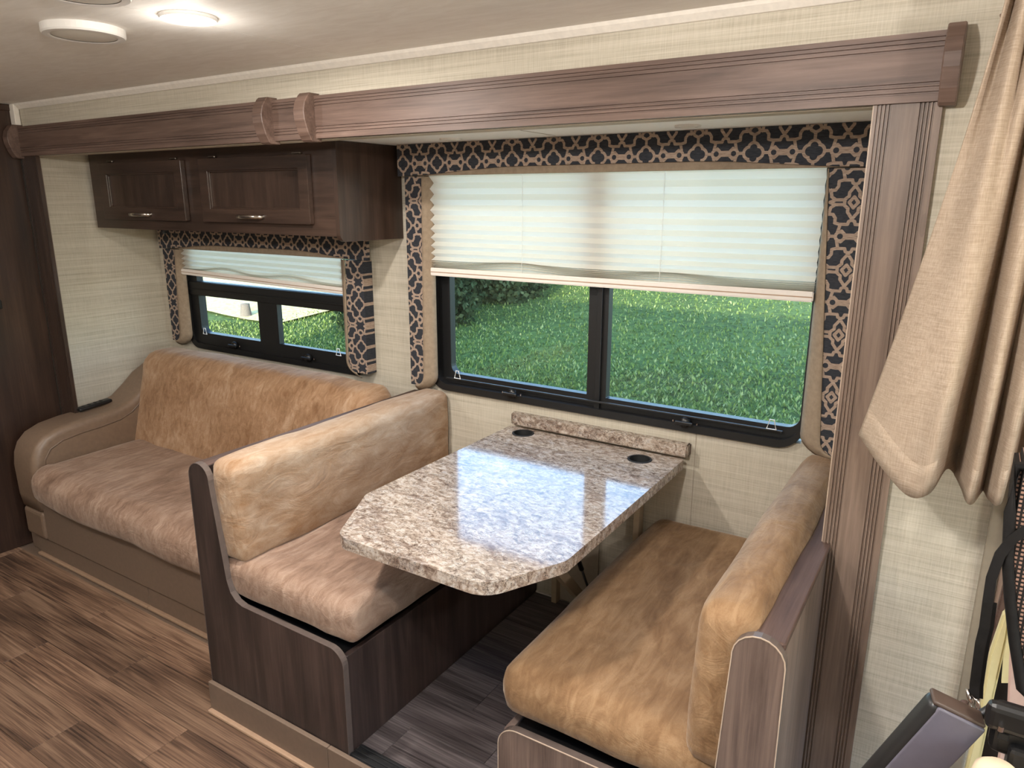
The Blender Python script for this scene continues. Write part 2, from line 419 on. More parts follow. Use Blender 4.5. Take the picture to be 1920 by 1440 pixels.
def ring(outer, inner, axis, a0, a1):
    bm = bmesh.new()
    def p(q, a): return {'x': (a, q[0], q[1]), 'y': (q[0], a, q[1]), 'z': (q[0], q[1], a)}[axis]
    n = len(outer)
    L = [[bm.verts.new(p(q, a)) for q in pl] for pl, a in ((outer, a0), (inner, a0), (inner, a1), (outer, a1))]
    for k in range(4):
        P_, Q_ = L[k], L[(k + 1) % 4]
        for i in range(n): bm.faces.new((P_[i], P_[(i + 1) % n], Q_[(i + 1) % n], Q_[i]))
    bmesh.ops.recalc_face_normals(bm, faces=bm.faces[:])
    return bm
def lathe(prof, cx, cy, n=40, bm=None):
    """profile of (radius, z)"""
    bm = bm or bmesh.new(); rows = []
    for r, z in prof:
        if r < 1e-6: rows.append([bm.verts.new((cx, cy, z))])
        else: rows.append([bm.verts.new((cx + r * math.cos(2 * PI * i / n), cy + r * math.sin(2 * PI * i / n), z)) for i in range(n)])
    for a, b in zip(rows, rows[1:]):
        for i in range(n):
            j = (i + 1) % n
            if len(a) == 1 and len(b) == 1: continue
            if len(a) == 1: bm.faces.new((a[0], b[j], b[i]))
            elif len(b) == 1: bm.faces.new((a[i], a[j], b[0]))
            else: bm.faces.new((a[i], a[j], b[j], b[i]))
    bmesh.ops.recalc_face_normals(bm, faces=bm.faces[:])
    return bm
def tube(pts, r, n=8, bm=None, closed=False, flat=None):
    bm = bm or bmesh.new(); pts = [Vector(p) for p in pts]; rows = []
    N = len(pts); up = Vector((0, 0, 1))
    for i, p in enumerate(pts):
        d = (pts[(i + 1) % N] - pts[i - 1]) if closed else (pts[min(i + 1, N - 1)] - pts[max(i - 1, 0)])
        d.normalize()
        a = d.cross(up if abs(d.dot(up)) < 0.95 else Vector((1, 0, 0))).normalized(); b = a.cross(d).normalized()
        ra, rb = (r, r) if flat is None else flat
        rows.append([bm.verts.new(p + a * ra * math.cos(2 * PI * k / n) + b * rb * math.sin(2 * PI * k / n)) for k in range(n)])
    for i in range(N if closed else N - 1):
        A, B = rows[i], rows[(i + 1) % N]
        for k in range(n): bm.faces.new((A[k], A[(k + 1) % n], B[(k + 1) % n], B[k]))
    if not closed:
        bm.faces.new(list(reversed(rows[0]))); bm.faces.new(rows[-1])
    bmesh.ops.recalc_face_normals(bm, faces=bm.faces[:])
    return bm
def bar(p, q, wx, wy):
    """square bar from p to q"""
    p, q = Vector(p), Vector(q); d = (q - p).normalized()
    a = d.cross(Vector((0, 0, 1)) if abs(d.z) < 0.95 else Vector((0, 1, 0))).normalized(); b = a.cross(d).normalized()
    bm = bmesh.new()
    R_ = [[bm.verts.new(c + a * sx * wx / 2 + b * sy * wy / 2) for sx, sy in ((-1, -1), (1, -1), (1, 1), (-1, 1))] for c in (p, q)]
    for i in range(4): bm.faces.new((R_[0][i], R_[0][(i + 1) % 4], R_[1][(i + 1) % 4], R_[1][i]))
    bm.faces.new(R_[0][::-1]); bm.faces.new(R_[1])
    bmesh.ops.recalc_face_normals(bm, faces=bm.faces[:])
    return bm
def cushion(x0, x1, y0, y1, z0, z1, r=0.04, puff=0.012, wob=0.005, seed=0.0, freq=5.0, step=0.03, shear=0.0, post=None):
    """soft rounded block: a subdivided box whose edges are rounded, faces puffed and lightly wrinkled"""
    c = Vector(((x0 + x1) / 2, (y0 + y1) / 2, (z0 + z1) / 2)); h = Vector(((x1 - x0) / 2, (y1 - y0) / 2, (z1 - z0) / 2))
    verts, faces, idx = [], [], {}
    def vid(p):
        k = tuple(round(v, 5) for v in p)
        if k not in idx: idx[k] = len(verts); verts.append(Vector(p))
        return idx[k]
    for ax in range(3):
        u, v = (ax + 1) % 3, (ax + 2) % 3
        nu, nv = max(4, int(2 * h[u] / step)), max(4, int(2 * h[v] / step))
        for sgn in (-1, 1):
            grid = []
            for i in range(nu + 1):
                row = []
                for j in range(nv + 1):
                    p = [0, 0, 0]; p[ax] = sgn * h[ax]
                    p[u] = -h[u] + 2 * h[u] * i / nu; p[v] = -h[v] + 2 * h[v] * j / nv
                    row.append(vid(p))
                grid.append(row)
            for i in range(nu):
                for j in range(nv):
                    f = [grid[i][j], grid[i + 1][j], grid[i + 1][j + 1], grid[i][j + 1]]
                    faces.append(f if sgn > 0 else f[::-1])
    out = []
    for p in verts:
        q = Vector([max(-(h[k] - r), min(h[k] - r, p[k])) for k in range(3)])
        d = p - q
        n = d.normalized() if d.length > 1e-9 else Vector((0, 0, 1))
        # radial rounding
        big = max(range(3), key=lambda k: abs(p[k]) / h[k])
        p2 = q + n * r
        e = 1.0
        for k in range(3):
            if k != big: e *= max(0.0, 1 - (p[k] / h[k]) ** 2)
        p2 = p2 + n * puff * math.sqrt(e)
        P_ = c + p2
        wn = noise.fractal(Vector((P_.x * freq + seed, P_.y * freq * 0.8, P_.z * freq)), 1.0, 2.0, 3)
        P_ = P_ + n * wn * wob
        if shear: P_.y += (P_.z - z0) * shear
        if post: P_ = post(P_)
        out.append(P_)
    return ([tuple(v) for v in out], faces)
def arc(cx, cz, r, a0, a1, n=8):
    return [(cx + r * math.cos(a0 + (a1 - a0) * i / n), cz + r * math.sin(a0 + (a1 - a0) * i / n)) for i in range(n + 1)]

# ================================================================== SETTING
YW, YB, ZC, ZS = 1.67, 2.22, 2.0, 0.10
# main floor and its planks
floor = struct('floor', box(-6.5, 2.6, -0.9, 1.72, -0.30, -0.004), 'taupe_panel', 'brown wood plank floor')
PW, PL = 0.156, 0.855
pm = bpy.data.meshes.new('plank')
_b = rbox(0, PL - 0.0012, 0, PW - 0.0012, -0.004, 0.0, 0.0008, 1); _b.to_mesh(pm); _b.free(); pm.materials.append(M['floor_plank'])
row_off = {0: -2.75, 1: -3.185, 2: -2.725, 3: -2.19, 4: -3.30, 5: -2.6, 6: -3.0}
for k in range(15):
    y = 1.23 - PW * k
    x = row_off.get(k, -3.64 + 0.11 * ((k * 5) % 8))
    while x > -3.7: x -= PL
    while x < 1.9:
        if x + PL > -3.75 and y > -0.9:
            o = bpy.data.objects.new('plank', pm); C.objects.link(o); o.parent = floor; o.location = (x, y, 0)
        x += PL
# slide floor
sfloor = struct('floor', box(-1.88, -0.19, 1.20, 2.27, 0.0, ZS - 0.004), 'taupe_panel', 'plank floor between the dinette benches, grey light painted in')
sm_ = {}
for k in range(7):
    y0 = 1.207 + PW * k; y1 = min(y0 + PW, YB)
    if y1 - y0 < 0.02: continue
    cut = -1.21 if k == 0 else (-0.95 if k % 3 == 1 else (-1.10 if k % 3 == 2 else -0.88))
    for a, b_ in ((-1.30, cut), (cut, -0.76)):
        o = mesh_obj('plank', rbox(0, b_ - a - 0.0012, 0, y1 - y0 - 0.0012, -0.004, 0, 0.0008, 1), 'plank_grey_lit')
        o.parent = sfloor; o.location = (a, y0, ZS)
struct('floor', box(-3.6, -1.89, 1.43, 2.27, 0.0, ZS), 'taupe_panel', 'raised floor under the sofa')

# ceiling, its seam, cove trim
ceil = struct('ceiling', box(-6.5, -1.612, -0.9, 1.72, ZC, 2.1), 'ceiling_vinyl', 'pale off-white ceiling')
bm = box(-1.610, 2.6, 0.10, 1.72, ZC, 2.1); box(-1.610, -1.40, -0.9, 0.10, ZC, 2.1, bm); box(0.10, 2.6, -0.9, 0.10, ZC, 2.1, bm); box(-1.40, 0.10, -0.9, -0.60, ZC, 2.1, bm)  # leaves a hole for the added roof opening
mesh_obj('ceiling_panel', bm, 'ceiling_vinyl', ceil)
struct('trim_1', prism([(YW, 1.978), (YW, 2.0), (YW - 0.022, 2.0), (YW - 0.018, 1.992), (YW - 0.006, 1.979)], 'x', -3.64, 2.2), 'white_trim', 'white cove strip between wall and ceiling')
struct('trim_2', rbox(-3.64, -3.60, 1.645, 1.668, 1.905, 1.998, 0.003), 'white_trim', 'short white corner strip above the wood beam')

# main wall (above the beam and right of the post)
bm = box(-3.64, 2.6, YW, 1.72, 1.78, ZC); box(-0.205, 2.6, YW, 1.72, 0.0, 1.78, bm)
struct('wall_back', bm, 'wallpaper', 'beige linen-textured wall')
struct('wall_front', box(-6.5, 2.6, -0.95, -0.9, -0.3, 2.6), 'wallpaper', 'beige wall behind the viewer')  # outer walls rise unseen above the roof to lengthen the shadow outside
struct('wall_left', box(-6.55, -6.5, -0.95, 1.72, -0.3, 2.6), 'wallpaper', 'far end wall of the coach')
bm = box(-6.5, -3.64, 1.67, 1.72, -0.3, 2.6)
struct('wall_rear', bm, 'wallpaper', 'side wall behind the tall cabinet')
bm = box(2.6, 2.65, -0.95, 1.72, -0.3, 0.65); box(2.6, 2.65, -0.95, 1.72, 1.9, 2.6, bm); box(2.6, 2.65, -0.95, -0.8, 0.65, 1.9, bm); box(2.6, 2.65, 1.6, 1.72, 0.65, 1.9, bm)
struct('wall_right', bm, 'rv_skin', 'cab front with open windscreen')
# slide-out shell
bm = bmesh.new()
W1 = (-3.34, -2.15, 0.90, 1.44); W2 = (-1.775, -0.368, 0.885, 1.77)
box(-3.62, W1[0], YB, 2.27, -0.2, 1.85, bm); box(W1[0], W1[1], YB, 2.27, -0.2, W1[2], bm); box(W1[0], W1[1], YB, 2.27, W1[3], 1.85, bm)
box(W1[1], W2[0], YB, 2.27, -0.2, 1.85, bm); box(W2[0], W2[1], YB, 2.27, -0.2, W2[2], bm); box(W2[0], W2[1], YB, 2.27, W2[3], 1.85, bm)
box(W2[1], -0.14, YB, 2.27, -0.2, 1.85, bm)
wsb = struct('wall_slide_back', bm, 'wallpaper', 'beige linen-textured wall around the two windows')
mesh_obj('seam_strip', box(-0.6915, -0.6890, 2.2192, 2.2205, ZS, 0.86), 'tan_plate', wsb)
wl = struct('wall_slide_left', box(-3.62, -3.57, 1.672, YB, -0.2, 1.80), 'wallpaper', 'beige side wall beside the sofa')
mesh_obj('seam_strip', box(-3.572, -3.5692, 1.706, 1.710, ZS, 1.80), 'tan_plate', wl)
struct('wall_slide_right', box(-0.184, -0.14, 1.672, YB, -0.2, 1.80), 'wallpaper', 'narrow side wall behind the right post')
sceil = struct('ceiling', box(-3.62, -0.14, 1.672, 2.27, 1.80, 1.90), 'slide_ceiling', 'white ceiling of the window alcove')
mesh_obj('seam_strip', box(-1.182, -1.179, 1.672, 2.12, 1.7992, 1.8005), 'tan_plate', sceil)

# wood beam with grooves and brackets
def grooved(lo, hi, front, back, grooves, depth=0.004, wd=0.0045):
    """profile list (front face carries the grooves), first coordinate = depth, second = along"""
    pts = [(back, lo), (front, lo)]
    for g in sorted(grooves): pts += [(front, g - wd / 2), (front + depth, g - wd / 3), (front + depth, g + wd / 3), (front, g + wd / 2)]
    pts += [(front, hi), (back, hi)]
    return pts
beam = struct('trim_3', prism(grooved(1.782, 1.905, 1.645, YW, [1.798, 1.807, 1.815, 1.876, 1.885, 1.893]), 'x', -3.63, -0.085), 'fascia_wood', 'long brown wood beam with grooved edges')
for x0, x1 in ((-3.638, -3.594), (-1.990, -1.944), (-1.800, -1.754), (-0.096, -0.066)):
    pr = [(1.668, 1.772), (1.634, 1.772), (1.626, 1.777), (1.613, 1.80), (1.602, 1.835), (1.600, 1.86), (1.607, 1.885), (1.622, 1.906), (1.630, 1.913), (1.668, 1.913)]
    b2 = prism(pr, 'x', x0, x1)
    bmesh.ops.bevel(b2, geom=[e for e in b2.edges if abs(e.verts[0].co.x - e.verts[1].co.x) < 1e-6], offset=0.002, segments=1, affect='EDGES')
    mesh_obj('bracket', b2, 'fascia_wood', beam)
# posts
def post(name, x0, x1, gs, z0, label, mat='column_wood'):
    pts = grooved(x0, x1, 1.655, 1.6715, gs, 0.004, 0.004)
    return struct(name, prism([(b_, a) for a, b_ in pts], 'z', z0, 1.783), mat, label)
colR = post('trim_4', -0.206, -0.088, [-0.198, -0.191, -0.184, -0.177, -0.124, -0.117, -0.110, -0.103], 0.0, 'grooved brown wood post beside the curtain')
mesh_obj('edge_strip', box(-0.2085, -0.206, 1.658, 1.668, 0.83, 1.782), 'edge_light', colR)
post('trim_5', -3.619, -3.494, [-3.604, -3.597, -3.590, -3.523, -3.516, -3.509], 0.0, 'grooved dark wood post beside the sofa', 'cabinet_wood')
struct('trim_6', rbox(0.098, 0.130, 1.655, 1.6715, 0.0, 1.99, 0.003), 'taupe_cab', 'smooth taupe corner panel of the cab')
struct('trim_7', rbox(0.130, 0.146, 1.640, 1.6715, 0.55, 1.99, 0.004), 'column_wood', 'thin brown wood strip at the cab corner')

# tall cabinet at the left
t = thing('tall_cabinet', 'tall dark brown wooden cabinet at the left edge, reaching the ceiling', 'cabinet', (-3.97, 1.2, 0))
mesh_obj('body', rbox(-4.30, -3.642, 0.70, 1.665, 0.0, 1.998, 0.004), 'pantry_wood', t)
mesh_obj('top_trim', rbox(-3.644, -3.632, 0.70, 1.665, 1.972, 1.998, 0.003), 'pantry_wood', t)
la = mesh_obj('latch', rbox(-3.642, -3.632, 1.44, 1.487, 1.125, 1.165, 0.004), 'black_plastic', t); la['label'] = 'small black latch'

# ================================================================== WINDOWS
def window(name, x0, x1, z0, z1, label, ml, rad, rt=0.028):
    """black rounded frame; ml = list of opening rects (x0,x1,z0,z1,round corners)"""
    fr = struct(name, ring(rrect(x0, x1, z0, z1, rad, 8), rrect(x0 + 0.028, x1 - rt, z0 + 0.026, z1 - 0.026, rad * 0.75, 8), 'y', 2.204, 2.256), 'black_metal', label)
    return fr
# large window over the table
w2 = window('window_2', -1.790, -0.358, 0.865, 1.79, 'large black framed sliding window above the table', None, 0.085, 0.014)
def sash(par, x0, x1, z0, z1, t_, y0, y1, rad, corners, gl=True):
    s = mesh_obj('sash_frame', ring(rrect(x0, x1, z0, z1, rad, 6, corners), rrect(x0 + t_[0], x1 - t_[1], z0 + t_[2], z1 - t_[3], rad * 0.6, 6, corners), 'y', y0, y1), 'black_metal', par)
    if gl:
        g = mesh_obj('pane', box(x0 + t_[0] - 0.006, x1 - t_[1] + 0.006, (y0 + y1) / 2 - 0.0015, (y0 + y1) / 2 + 0.0015, z0 + t_[2] - 0.006, z1 - t_[3] + 0.006), 'window_glass', par)
    return s
sash(w2, -1.764, -1.05, 0.889, 1.766, (0.059, 0.053, 0.040, 0.04), 2.240, 2.272, 0.06, (1, 0, 0, 1))
sash(w2, -1.052, -0.372, 0.889, 1.766, (0.029, 0.007, 0.040, 0.04), 2.228, 2.260, 0.06, (0, 1, 1, 0))
mesh_obj('mullion_rail', rbox(-1.062, -1.042, 2.216, 2.245, 0.889, 1.766, 0.002), 'black_metal', w2)
mesh_obj('sill_ledge', rbox(-1.70, -0.42, 2.198, 2.206, 0.915, 0.922, 0.002), 'black_metal', w2)
def clip(par, x, z, y=2.192):
    mesh_obj('clip', tube([(x - 0.014, y, z), (x + 0.014, y, z), (x + 0.006, y, z + 0.030), (x - 0.006, y, z + 0.030)], 0.0024, 6, closed=True), 'white_plastic', par)
clip(w2, -1.640, 0.925); clip(w2, -0.452, 0.925)
def latch(par, x, z):
    b2 = lathe([(0, -0.012), (0.017, -0.012), (0.019, -0.004), (0.017, 0.006), (0, 0.008)], 0, 0, 16)
    bmesh.ops.rotate(b2, verts=b2.verts, matrix=Matrix.Rotation(PI / 2, 3, 'X')); bmesh.ops.translate(b2, verts=b2.verts, vec=(x, 2.196, z))
    l = mesh_obj('latch', b2, 'black_plastic', par, smooth=True)
    mesh_obj('lever', rbox(x - 0.030, x + 0.030, 2.180, 2.190, z - 0.006, z + 0.006, 0.003), 'black_plastic', l)
    for s in (-1, 1): mesh_obj('screw', lathe([(0, z - 0.003), (0.003, z - 0.003), (0.003, z + 0.003), (0, z + 0.003)], x + s * 0.04, 2.198, 8), 'chrome', l)
latch(w2, -1.393, 0.899); latch(w2, -0.724, 0.899)
# small window over the sofa
w1 = window('window_1', -3.365, -2.13, 0.862, 1.455, 'small black framed window above the sofa', None, 0.07)
mesh_obj('transom', rbox(-3.34, -2.155, 2.206, 2.256, 1.134, 1.201, 0.003), 'black_metal', w1)
mesh_obj('transom_rail', rbox(-3.34, -2.155, 2.202, 2.208, 1.160, 1.168, 0.002), 'black_metal', w1)
sash(w1, -3.340, -2.753, 0.886, 1.146, (0.070, 0.070, 0.058, 0.012), 2.215, 2.255, 0.05, (1, 0, 0, 0))
sash(w1, -2.755, -2.155, 0.886, 1.146, (0.070, 0.05, 0.061, 0.014), 2.212, 2.240, 0.05, (0, 1, 0, 0))
sash(w1, -3.340, -2.155, 1.198, 1.432, (0.070, 0.02, 0.005, 0.012), 2.215, 2.250, 0.04, (0, 0, 1, 1))
clip(w1, -3.215, 0.944); clip(w1, -2.283, 0.942)
latch(w1, -3.00, 0.908); latch(w1, -2.484, 0.906)

# ================================================================== BLINDS
def pleat_sheet(x0, x1, zs, y, amp, sag=None, nx=60):
    vs, fs = [], []
    for i, z in enumerate(zs):
        for k in range(nx + 1):
            x = x0 + (x1 - x0) * k / nx
            dz = sag(x, i / (len(zs) - 1)) if sag else 0
            vs.append((x, y + (amp[i] if i % 2 else -amp[i]), z + dz))
    for i in range(len(zs) - 1):
        for k in range(nx): a = i * (nx + 1) + k; fs.append((a, a + 1, a + nx + 2, a + nx + 1))
    return vs, fs
def blind(name, label, x0, x1, z0, z1, npl, nst, rail_h, sag, cords, y=2.188, tilt=0.0):
    """npl open pleats, then nst tightly stacked ones above the bottom rail; tilt = drop of the right end"""
    t = thing(name, label, 'blind', ((x0 + x1) / 2, y, z0))
    n1, n2 = npl * 2, nst * 2; n = n1 + n2
    wts = [1.0 - 0.45 * i / n1 for i in range(n1)] + [0.11] * n2
    top, bot = z1, z0 + rail_h; tot = sum(wts); z = top; zs = [z]
    for q in wts: z -= (top - bot) * q / tot; zs.append(z)
    am = [0.0070] * (n1 + 1) + [0.0085] * n2
    lean = lambda x: -tilt * ((x - x0) / (x1 - x0) - 0.5)
    f = lambda x, q: (sag(x, q) + lean(x) * q)
    mesh_obj('pleated_fabric', pleat_sheet(x0, x1, zs, y, am, f, 90), 'blind_fabric', t)
    a, b_ = lean(x0), lean(x1)
    rb = prism([(x0, z0 + a), (x1, z0 + b_), (x1, bot + b_), (x0, bot + a)], 'y', y - 0.011, y + 0.010)
    bmesh.ops.bevel(rb, geom=rb.edges[:], offset=0.003, segments=2, affect='EDGES')
    mesh_obj('bottom_rail', rb, 'rail_white', t)
    g0, g1 = z0 + rail_h * 0.42, z0 + rail_h * 0.52
    mesh_obj('rail_groove', prism([(x0 + 0.002, g0 + a), (x1 - 0.002, g0 + b_), (x1 - 0.002, g1 + b_), (x0 + 0.002, g1 + a)], 'y', y - 0.0122, y - 0.010), 'taupe_lip', t)
    for cx in cords: mesh_obj('cord', tube([(cx, y - 0.0082, z1), (cx + 0.001, y - 0.0085, (z0 + z1) / 2), (cx, y - 0.0092, bot)], 0.0011, 5), 'cord_white', t)
    return t
def sag2(x, t):
    if t < 0.6: return 0
    k = (t - 0.6) / 0.4; s = k * (1 - k) * 4
    return s * (0.020 * math.exp(-((x + 1.36) / 0.16) ** 2) + 0.014 * math.exp(-((x + 0.80) / 0.14) ** 2) - 0.004)
blind('pleated_blind', 'wide pale pleated blind half lowered over the large window', -1.750, -0.370, 1.320, 1.725, 10, 6, 0.030, sag2, (-1.34, -0.83))
def sag1(x, t):
    if t < 0.5: return 0
    k = (t - 0.5) / 0.5; s = k * (1 - k) * 4
    return s * (0.022 * math.exp(-((x + 3.0) / 0.15) ** 2) + 0.018 * math.exp(-((x + 2.55) / 0.15) ** 2) - 0.004)
blind('pleated_blind', 'small drooping pale blind over the window behind the sofa', -3.350, -2.222, 1.226, 1.400, 5, 3, 0.028, sag1, (), tilt=0.024)

# ================================================================== WINDOW FABRIC SURROUNDS
def surround(name, label, xl, xr, zb, zt, arch, lp, rp, zlo, zro, ylo, ph):
    """valance with arched lower edge plus two padded side panels.
    lp / rp = (outer x, inner x at top, inner x at bottom, x where the taupe border meets the wall); ph = print origins"""
    t = thing(name, label, 'valance', ((xl + xr) / 2, ylo, zb)); org = ROOT[t]
    def dye(o, q): o.color = (q[0] - org.x, q[1] - org.z, 0, 1)
    n = 28; pts = [(xl, zt), (xl, zb)]
    for i in range(1, n):
        q = i / n; x = xl + (xr - xl) * q
        e = min(1.0, q / 0.32, (1 - q) / 0.32); e = e * e * (3 - 2 * e)
        pts.append((x, zb + arch * e))
    pts += [(xr, zb), (xr, zt)]
    va = mesh_obj('valance_front', prism(pts, 'y', ylo - 0.004, ylo + 0.012), 'trellis_fabric', t); dye(va, ph[0])
    mesh_obj('lining', rbox(xl + 0.002, xr - 0.002, ylo + 0.0115, 2.1788, zb + 0.001, zt - 0.001, 0.0005, 1), 'taupe_fabric', va)
    for (xo, it, ib, xb), zz, inner, q in ((lp, zlo, 1, ph[1]), (rp, zro, -1, ph[2])):
        r = 0.045; zt2 = zb - 0.002
        path = [(it, zt2)]
        for k in range(1, 6): path.append((it + (ib - it) * k / 5 * (zt2 - zz - r) / (zt2 - zz), zt2 + (zz + r - zt2) * k / 5))
        px = path[-1][0]
        for k in range(1, 8):
            a = PI / 2 * k / 7; path.append((px - inner * r * (1 - math.cos(a)), zz + r - r * math.sin(a)))
        poly = path + [(xo, zz), (xo, zt2)]
        sp = mesh_obj('side_panel', prism(poly, 'y', ylo, ylo + 0.012), 'trellis_fabric', t); dye(sp, q)
        mesh_obj('board', prism([(x + inner * 0.001 * 0, z) for x, z in poly], 'y', ylo + 0.012, YB - 0.002), 'trellis_fabric', sp).color = sp.color
        vs, fs = [], []
        for k, (x, z) in enumerate(path):
            drop = 0.030 * max(0, k - 5) / 7
            fx = xb if k <= 5 else x + inner * (abs(xb - px)) * math.cos(PI / 2 * (k - 5) / 7)
            if k <= 5: fx = xb
            w_ = fx - x
            for m_ in range(5):
                u_ = m_ / 4
                vs.append((x + w_ * u_, ylo - 0.003 + (2.198 - ylo) * u_ ** 1.6, z - drop * u_))
        for k in range(len(path) - 1):
            for m_ in range(4): a = k * 5 + m_; fs.append((a, a + 1, a + 6, a + 5))
        bo = mesh_obj('padded_border', (vs, fs), 'taupe_fabric', sp, smooth=True)
        md = bo.modifiers.new('solid', 'SOLIDIFY'); md.thickness = 0.003; md.offset = 0
    return t
surround('window_surround', 'charcoal and tan trellis fabric surround of the large window', -1.881, -0.215, 1.686, 1.799, 0.026, (-1.852, -1.768, -1.786, -1.738), (-0.222, -0.362, -0.304, -0.368), 0.880, 0.880, 2.165, ((-1.756, 1.730), (-1.800, 1.572), (-0.3715, 1.198)))
surround('window_surround', 'charcoal and tan trellis fabric surround of the small window behind the sofa', -3.471, -2.058, 1.362, 1.456, 0.028, (-3.452, -3.350, -3.385, -3.322), (-2.088, -2.184, -2.196, -2.238), 0.895, 0.888, 2.165, ((-3.440, 1.411), (-3.432, 1.245), (-2.118, 1.159)))

# ================================================================== OVERHEAD CABINET
t = thing('overhead_cabinet', 'dark brown two-door overhead cabinet above the sofa', 'cabinet', (-2.7, 2.05, 1.465))
XC0, XC1, YC, ZC0, ZC1 = -3.497, -1.913, 1.883, 1.465, 1.799
mesh_obj('body', rbox(XC0, XC1 - 0.003, YC + 0.018, YB - 0.001, ZC0 + 0.006, ZC1, 0.004), 'cabinet_wood', t)
# face frame with two openings
D = [(-3.388, -2.778), (-2.664, -2.042)]; ZD0, ZD1 = 1.512, 1.757
bm = bmesh.new()
box(XC0, XC1 - 0.02, YC, YC + 0.018, ZC0 + 0.006, ZD0 + 0.012, bm); box(XC0, XC1 - 0.02, YC, YC + 0.018, ZD1 - 0.012, ZC1, bm)
for a, b_ in ((XC0, D[0][0] + 0.012), (D[0][1] - 0.012, D[1][0] + 0.012), (D[1][1] - 0.012, XC1 - 0.02)): box(a, b_, YC, YC + 0.018, ZD0 + 0.012, ZD1 - 0.012, bm)
mesh_obj('face_frame', bm, 'cabinet_wood_x', t)
sp = prism(rrect(YC - 0.004, YB - 0.001, ZC0 - 0.012, ZC1, 0.03, 6, (1, 0, 0, 0)), 'x', XC1 - 0.02, XC1)
mesh_obj('side_panel', sp, 'cabinet_wood', t)
for (a, b_) in D:
    d_ = mesh_obj('door', ring(rrect(a, b_, ZD0, ZD1, 0.004, 2), rrect(a + 0.055, b_ - 0.05, ZD0 + 0.052, ZD1 - 0.048, 0.003, 2), 'y', YC - 0.022, YC - 0.001), 'cabinet_wood_x', t)
    mesh_obj('panel', rbox(a + 0.050, b_ - 0.045, YC - 0.010, YC - 0.003, ZD0 + 0.047, ZD1 - 0.043, 0.002), 'cabinet_wood', d_)
    mesh_obj('panel_molding', ring(rrect(a + 0.052, b_ - 0.047, ZD0 + 0.049, ZD1 - 0.045, 0.003, 2), rrect(a + 0.062, b_ - 0.057, ZD0 + 0.058, ZD1 - 0.054, 0.003, 2), 'y', YC - 0.0165, YC - 0.008), 'cabinet_wood_x', d_)
    for q in (d_, ) + tuple(d_.children):
        md = q.modifiers.new('bevel', 'BEVEL'); md.width = 0.0035; md.segments = 2; md.limit_method = 'ANGLE'
    xm = (a + b_) / 2 - 0.012; hz = 1.536
    hd = mesh_obj('handle', tube([(xm - 0.075, YC - 0.020, hz), (xm - 0.060, YC - 0.040, hz), (xm - 0.02, YC - 0.046, hz), (xm + 0.02, YC - 0.046, hz), (xm + 0.060, YC - 0.040, hz), (xm + 0.075, YC - 0.020, hz)], 0.006, 10, flat=(0.004, 0.008)), 'nickel', d_, smooth=True)
    hd['label'] = 'brushed metal bow handle'
    for hx in (a + 0.075, b_ - 0.065):
        mesh_obj('hinge', rbox(hx - 0.022, hx + 0.022, YC - 0.012, YC - 0.001, ZD1 + 0.001, ZD1 + 0.010, 0.003), 'hinge_metal', t)
mesh_obj('bumper', lathe([(0, ZC0 - 0.012), (0.008, ZC0 - 0.012), (0.01, ZC0 + 0.007)], -3.05, 1.93, 12), 'black_rubber', t)

# ================================================================== CEILING LIGHTS
def disc(name, label, x, y, r, lit, z=ZC, thick=0.016, lensr=0.78, cat='light', group=None, power=1.0, spill=0.06):
    t = thing(name, label, cat, (x, y, z - thick), group)
    mesh_obj('rim', lathe([(r * lensr, z - thick + 0.001), (r * (lensr + 0.06), z - thick), (r * 0.97, z - thick), (r, z - thick + 0.004), (r, z)], x, y, 48), 'white_plastic', t, smooth=False)
    mesh_obj('lens', lathe([(0, z - thick - (0.006 if lit else 0.001)), (r * 0.4, z - thick - (0.005 if lit else 0.001)), (r * lensr, z - thick + 0.002)], x, y, 48), 'lamp_lens_lit' if lit else 'lens_off', t, smooth=True)
    if lit:
        ld = bpy.data.lights.new('lamp_light', 'AREA'); ld.shape = 'DISK'; ld.size = r * 1.5; ld.energy = LED_POWER * power; ld.color = LED_COLOR
        lo = bpy.data.objects.new('lamp_light', ld); C.objects.link(lo); lo.location = (0, 0, -0.012); lo.parent = t
        ld = bpy.data.lights.new('spill_fill', 'POINT'); ld.shadow_soft_size = r * 0.6; ld.energy = LED_POWER * spill; ld.color = LED_COLOR
        lo = bpy.data.objects.new('spill_fill', ld); C.objects.link(lo); lo.location = (0, 0, -0.07 if spill < 0.5 else -0.13); lo.parent = t  # small glow; under the unseen lamps, an added strong fill for the ceiling
    return t
disc('ceiling_light', 'round white ceiling disc, unlit, nearest the left edge', -1.888, 1.047, 0.091, False, thick=0.02)
disc('ceiling_light', 'glowing warm round ceiling lamp', -1.572, 1.113, 0.062, True, thick=0.008, lensr=0.9)
disc('ceiling_light', 'unlit round ceiling disc cut off by the top edge', -1.539, 0.862, 0.085, False, thick=0.016)
disc('ceiling_light', 'added unseen fill lamp on the aisle ceiling behind the viewer', -0.55, 0.30, 0.062, True, thick=0.008, lensr=0.9, power=0.25, spill=2.6)  # out of view, added mainly to brighten the ceiling
disc('ceiling_light', 'added unseen fill lamp on the ceiling over the cab passage', 0.75, 0.65, 0.062, True, thick=0.008, lensr=0.9, power=0.05, spill=1.5)  # out of view, added to brighten the cab side
disc('ceiling_light', 'added unseen fill lamp on the ceiling by the tall cabinet', -2.9, 0.10, 0.062, True, thick=0.008, lensr=0.9, power=0.45, spill=0.8)  # out of view, added to brighten the left end
disc('puck_light', 'small flat white alcove light near the overhead cabinet', -1.542, 2.045, 0.036, False, z=1.80, thick=0.006)
disc('puck_light', 'small flat white alcove light near the wood post', -0.713, 2.027, 0.036, False, z=1.80, thick=0.006)

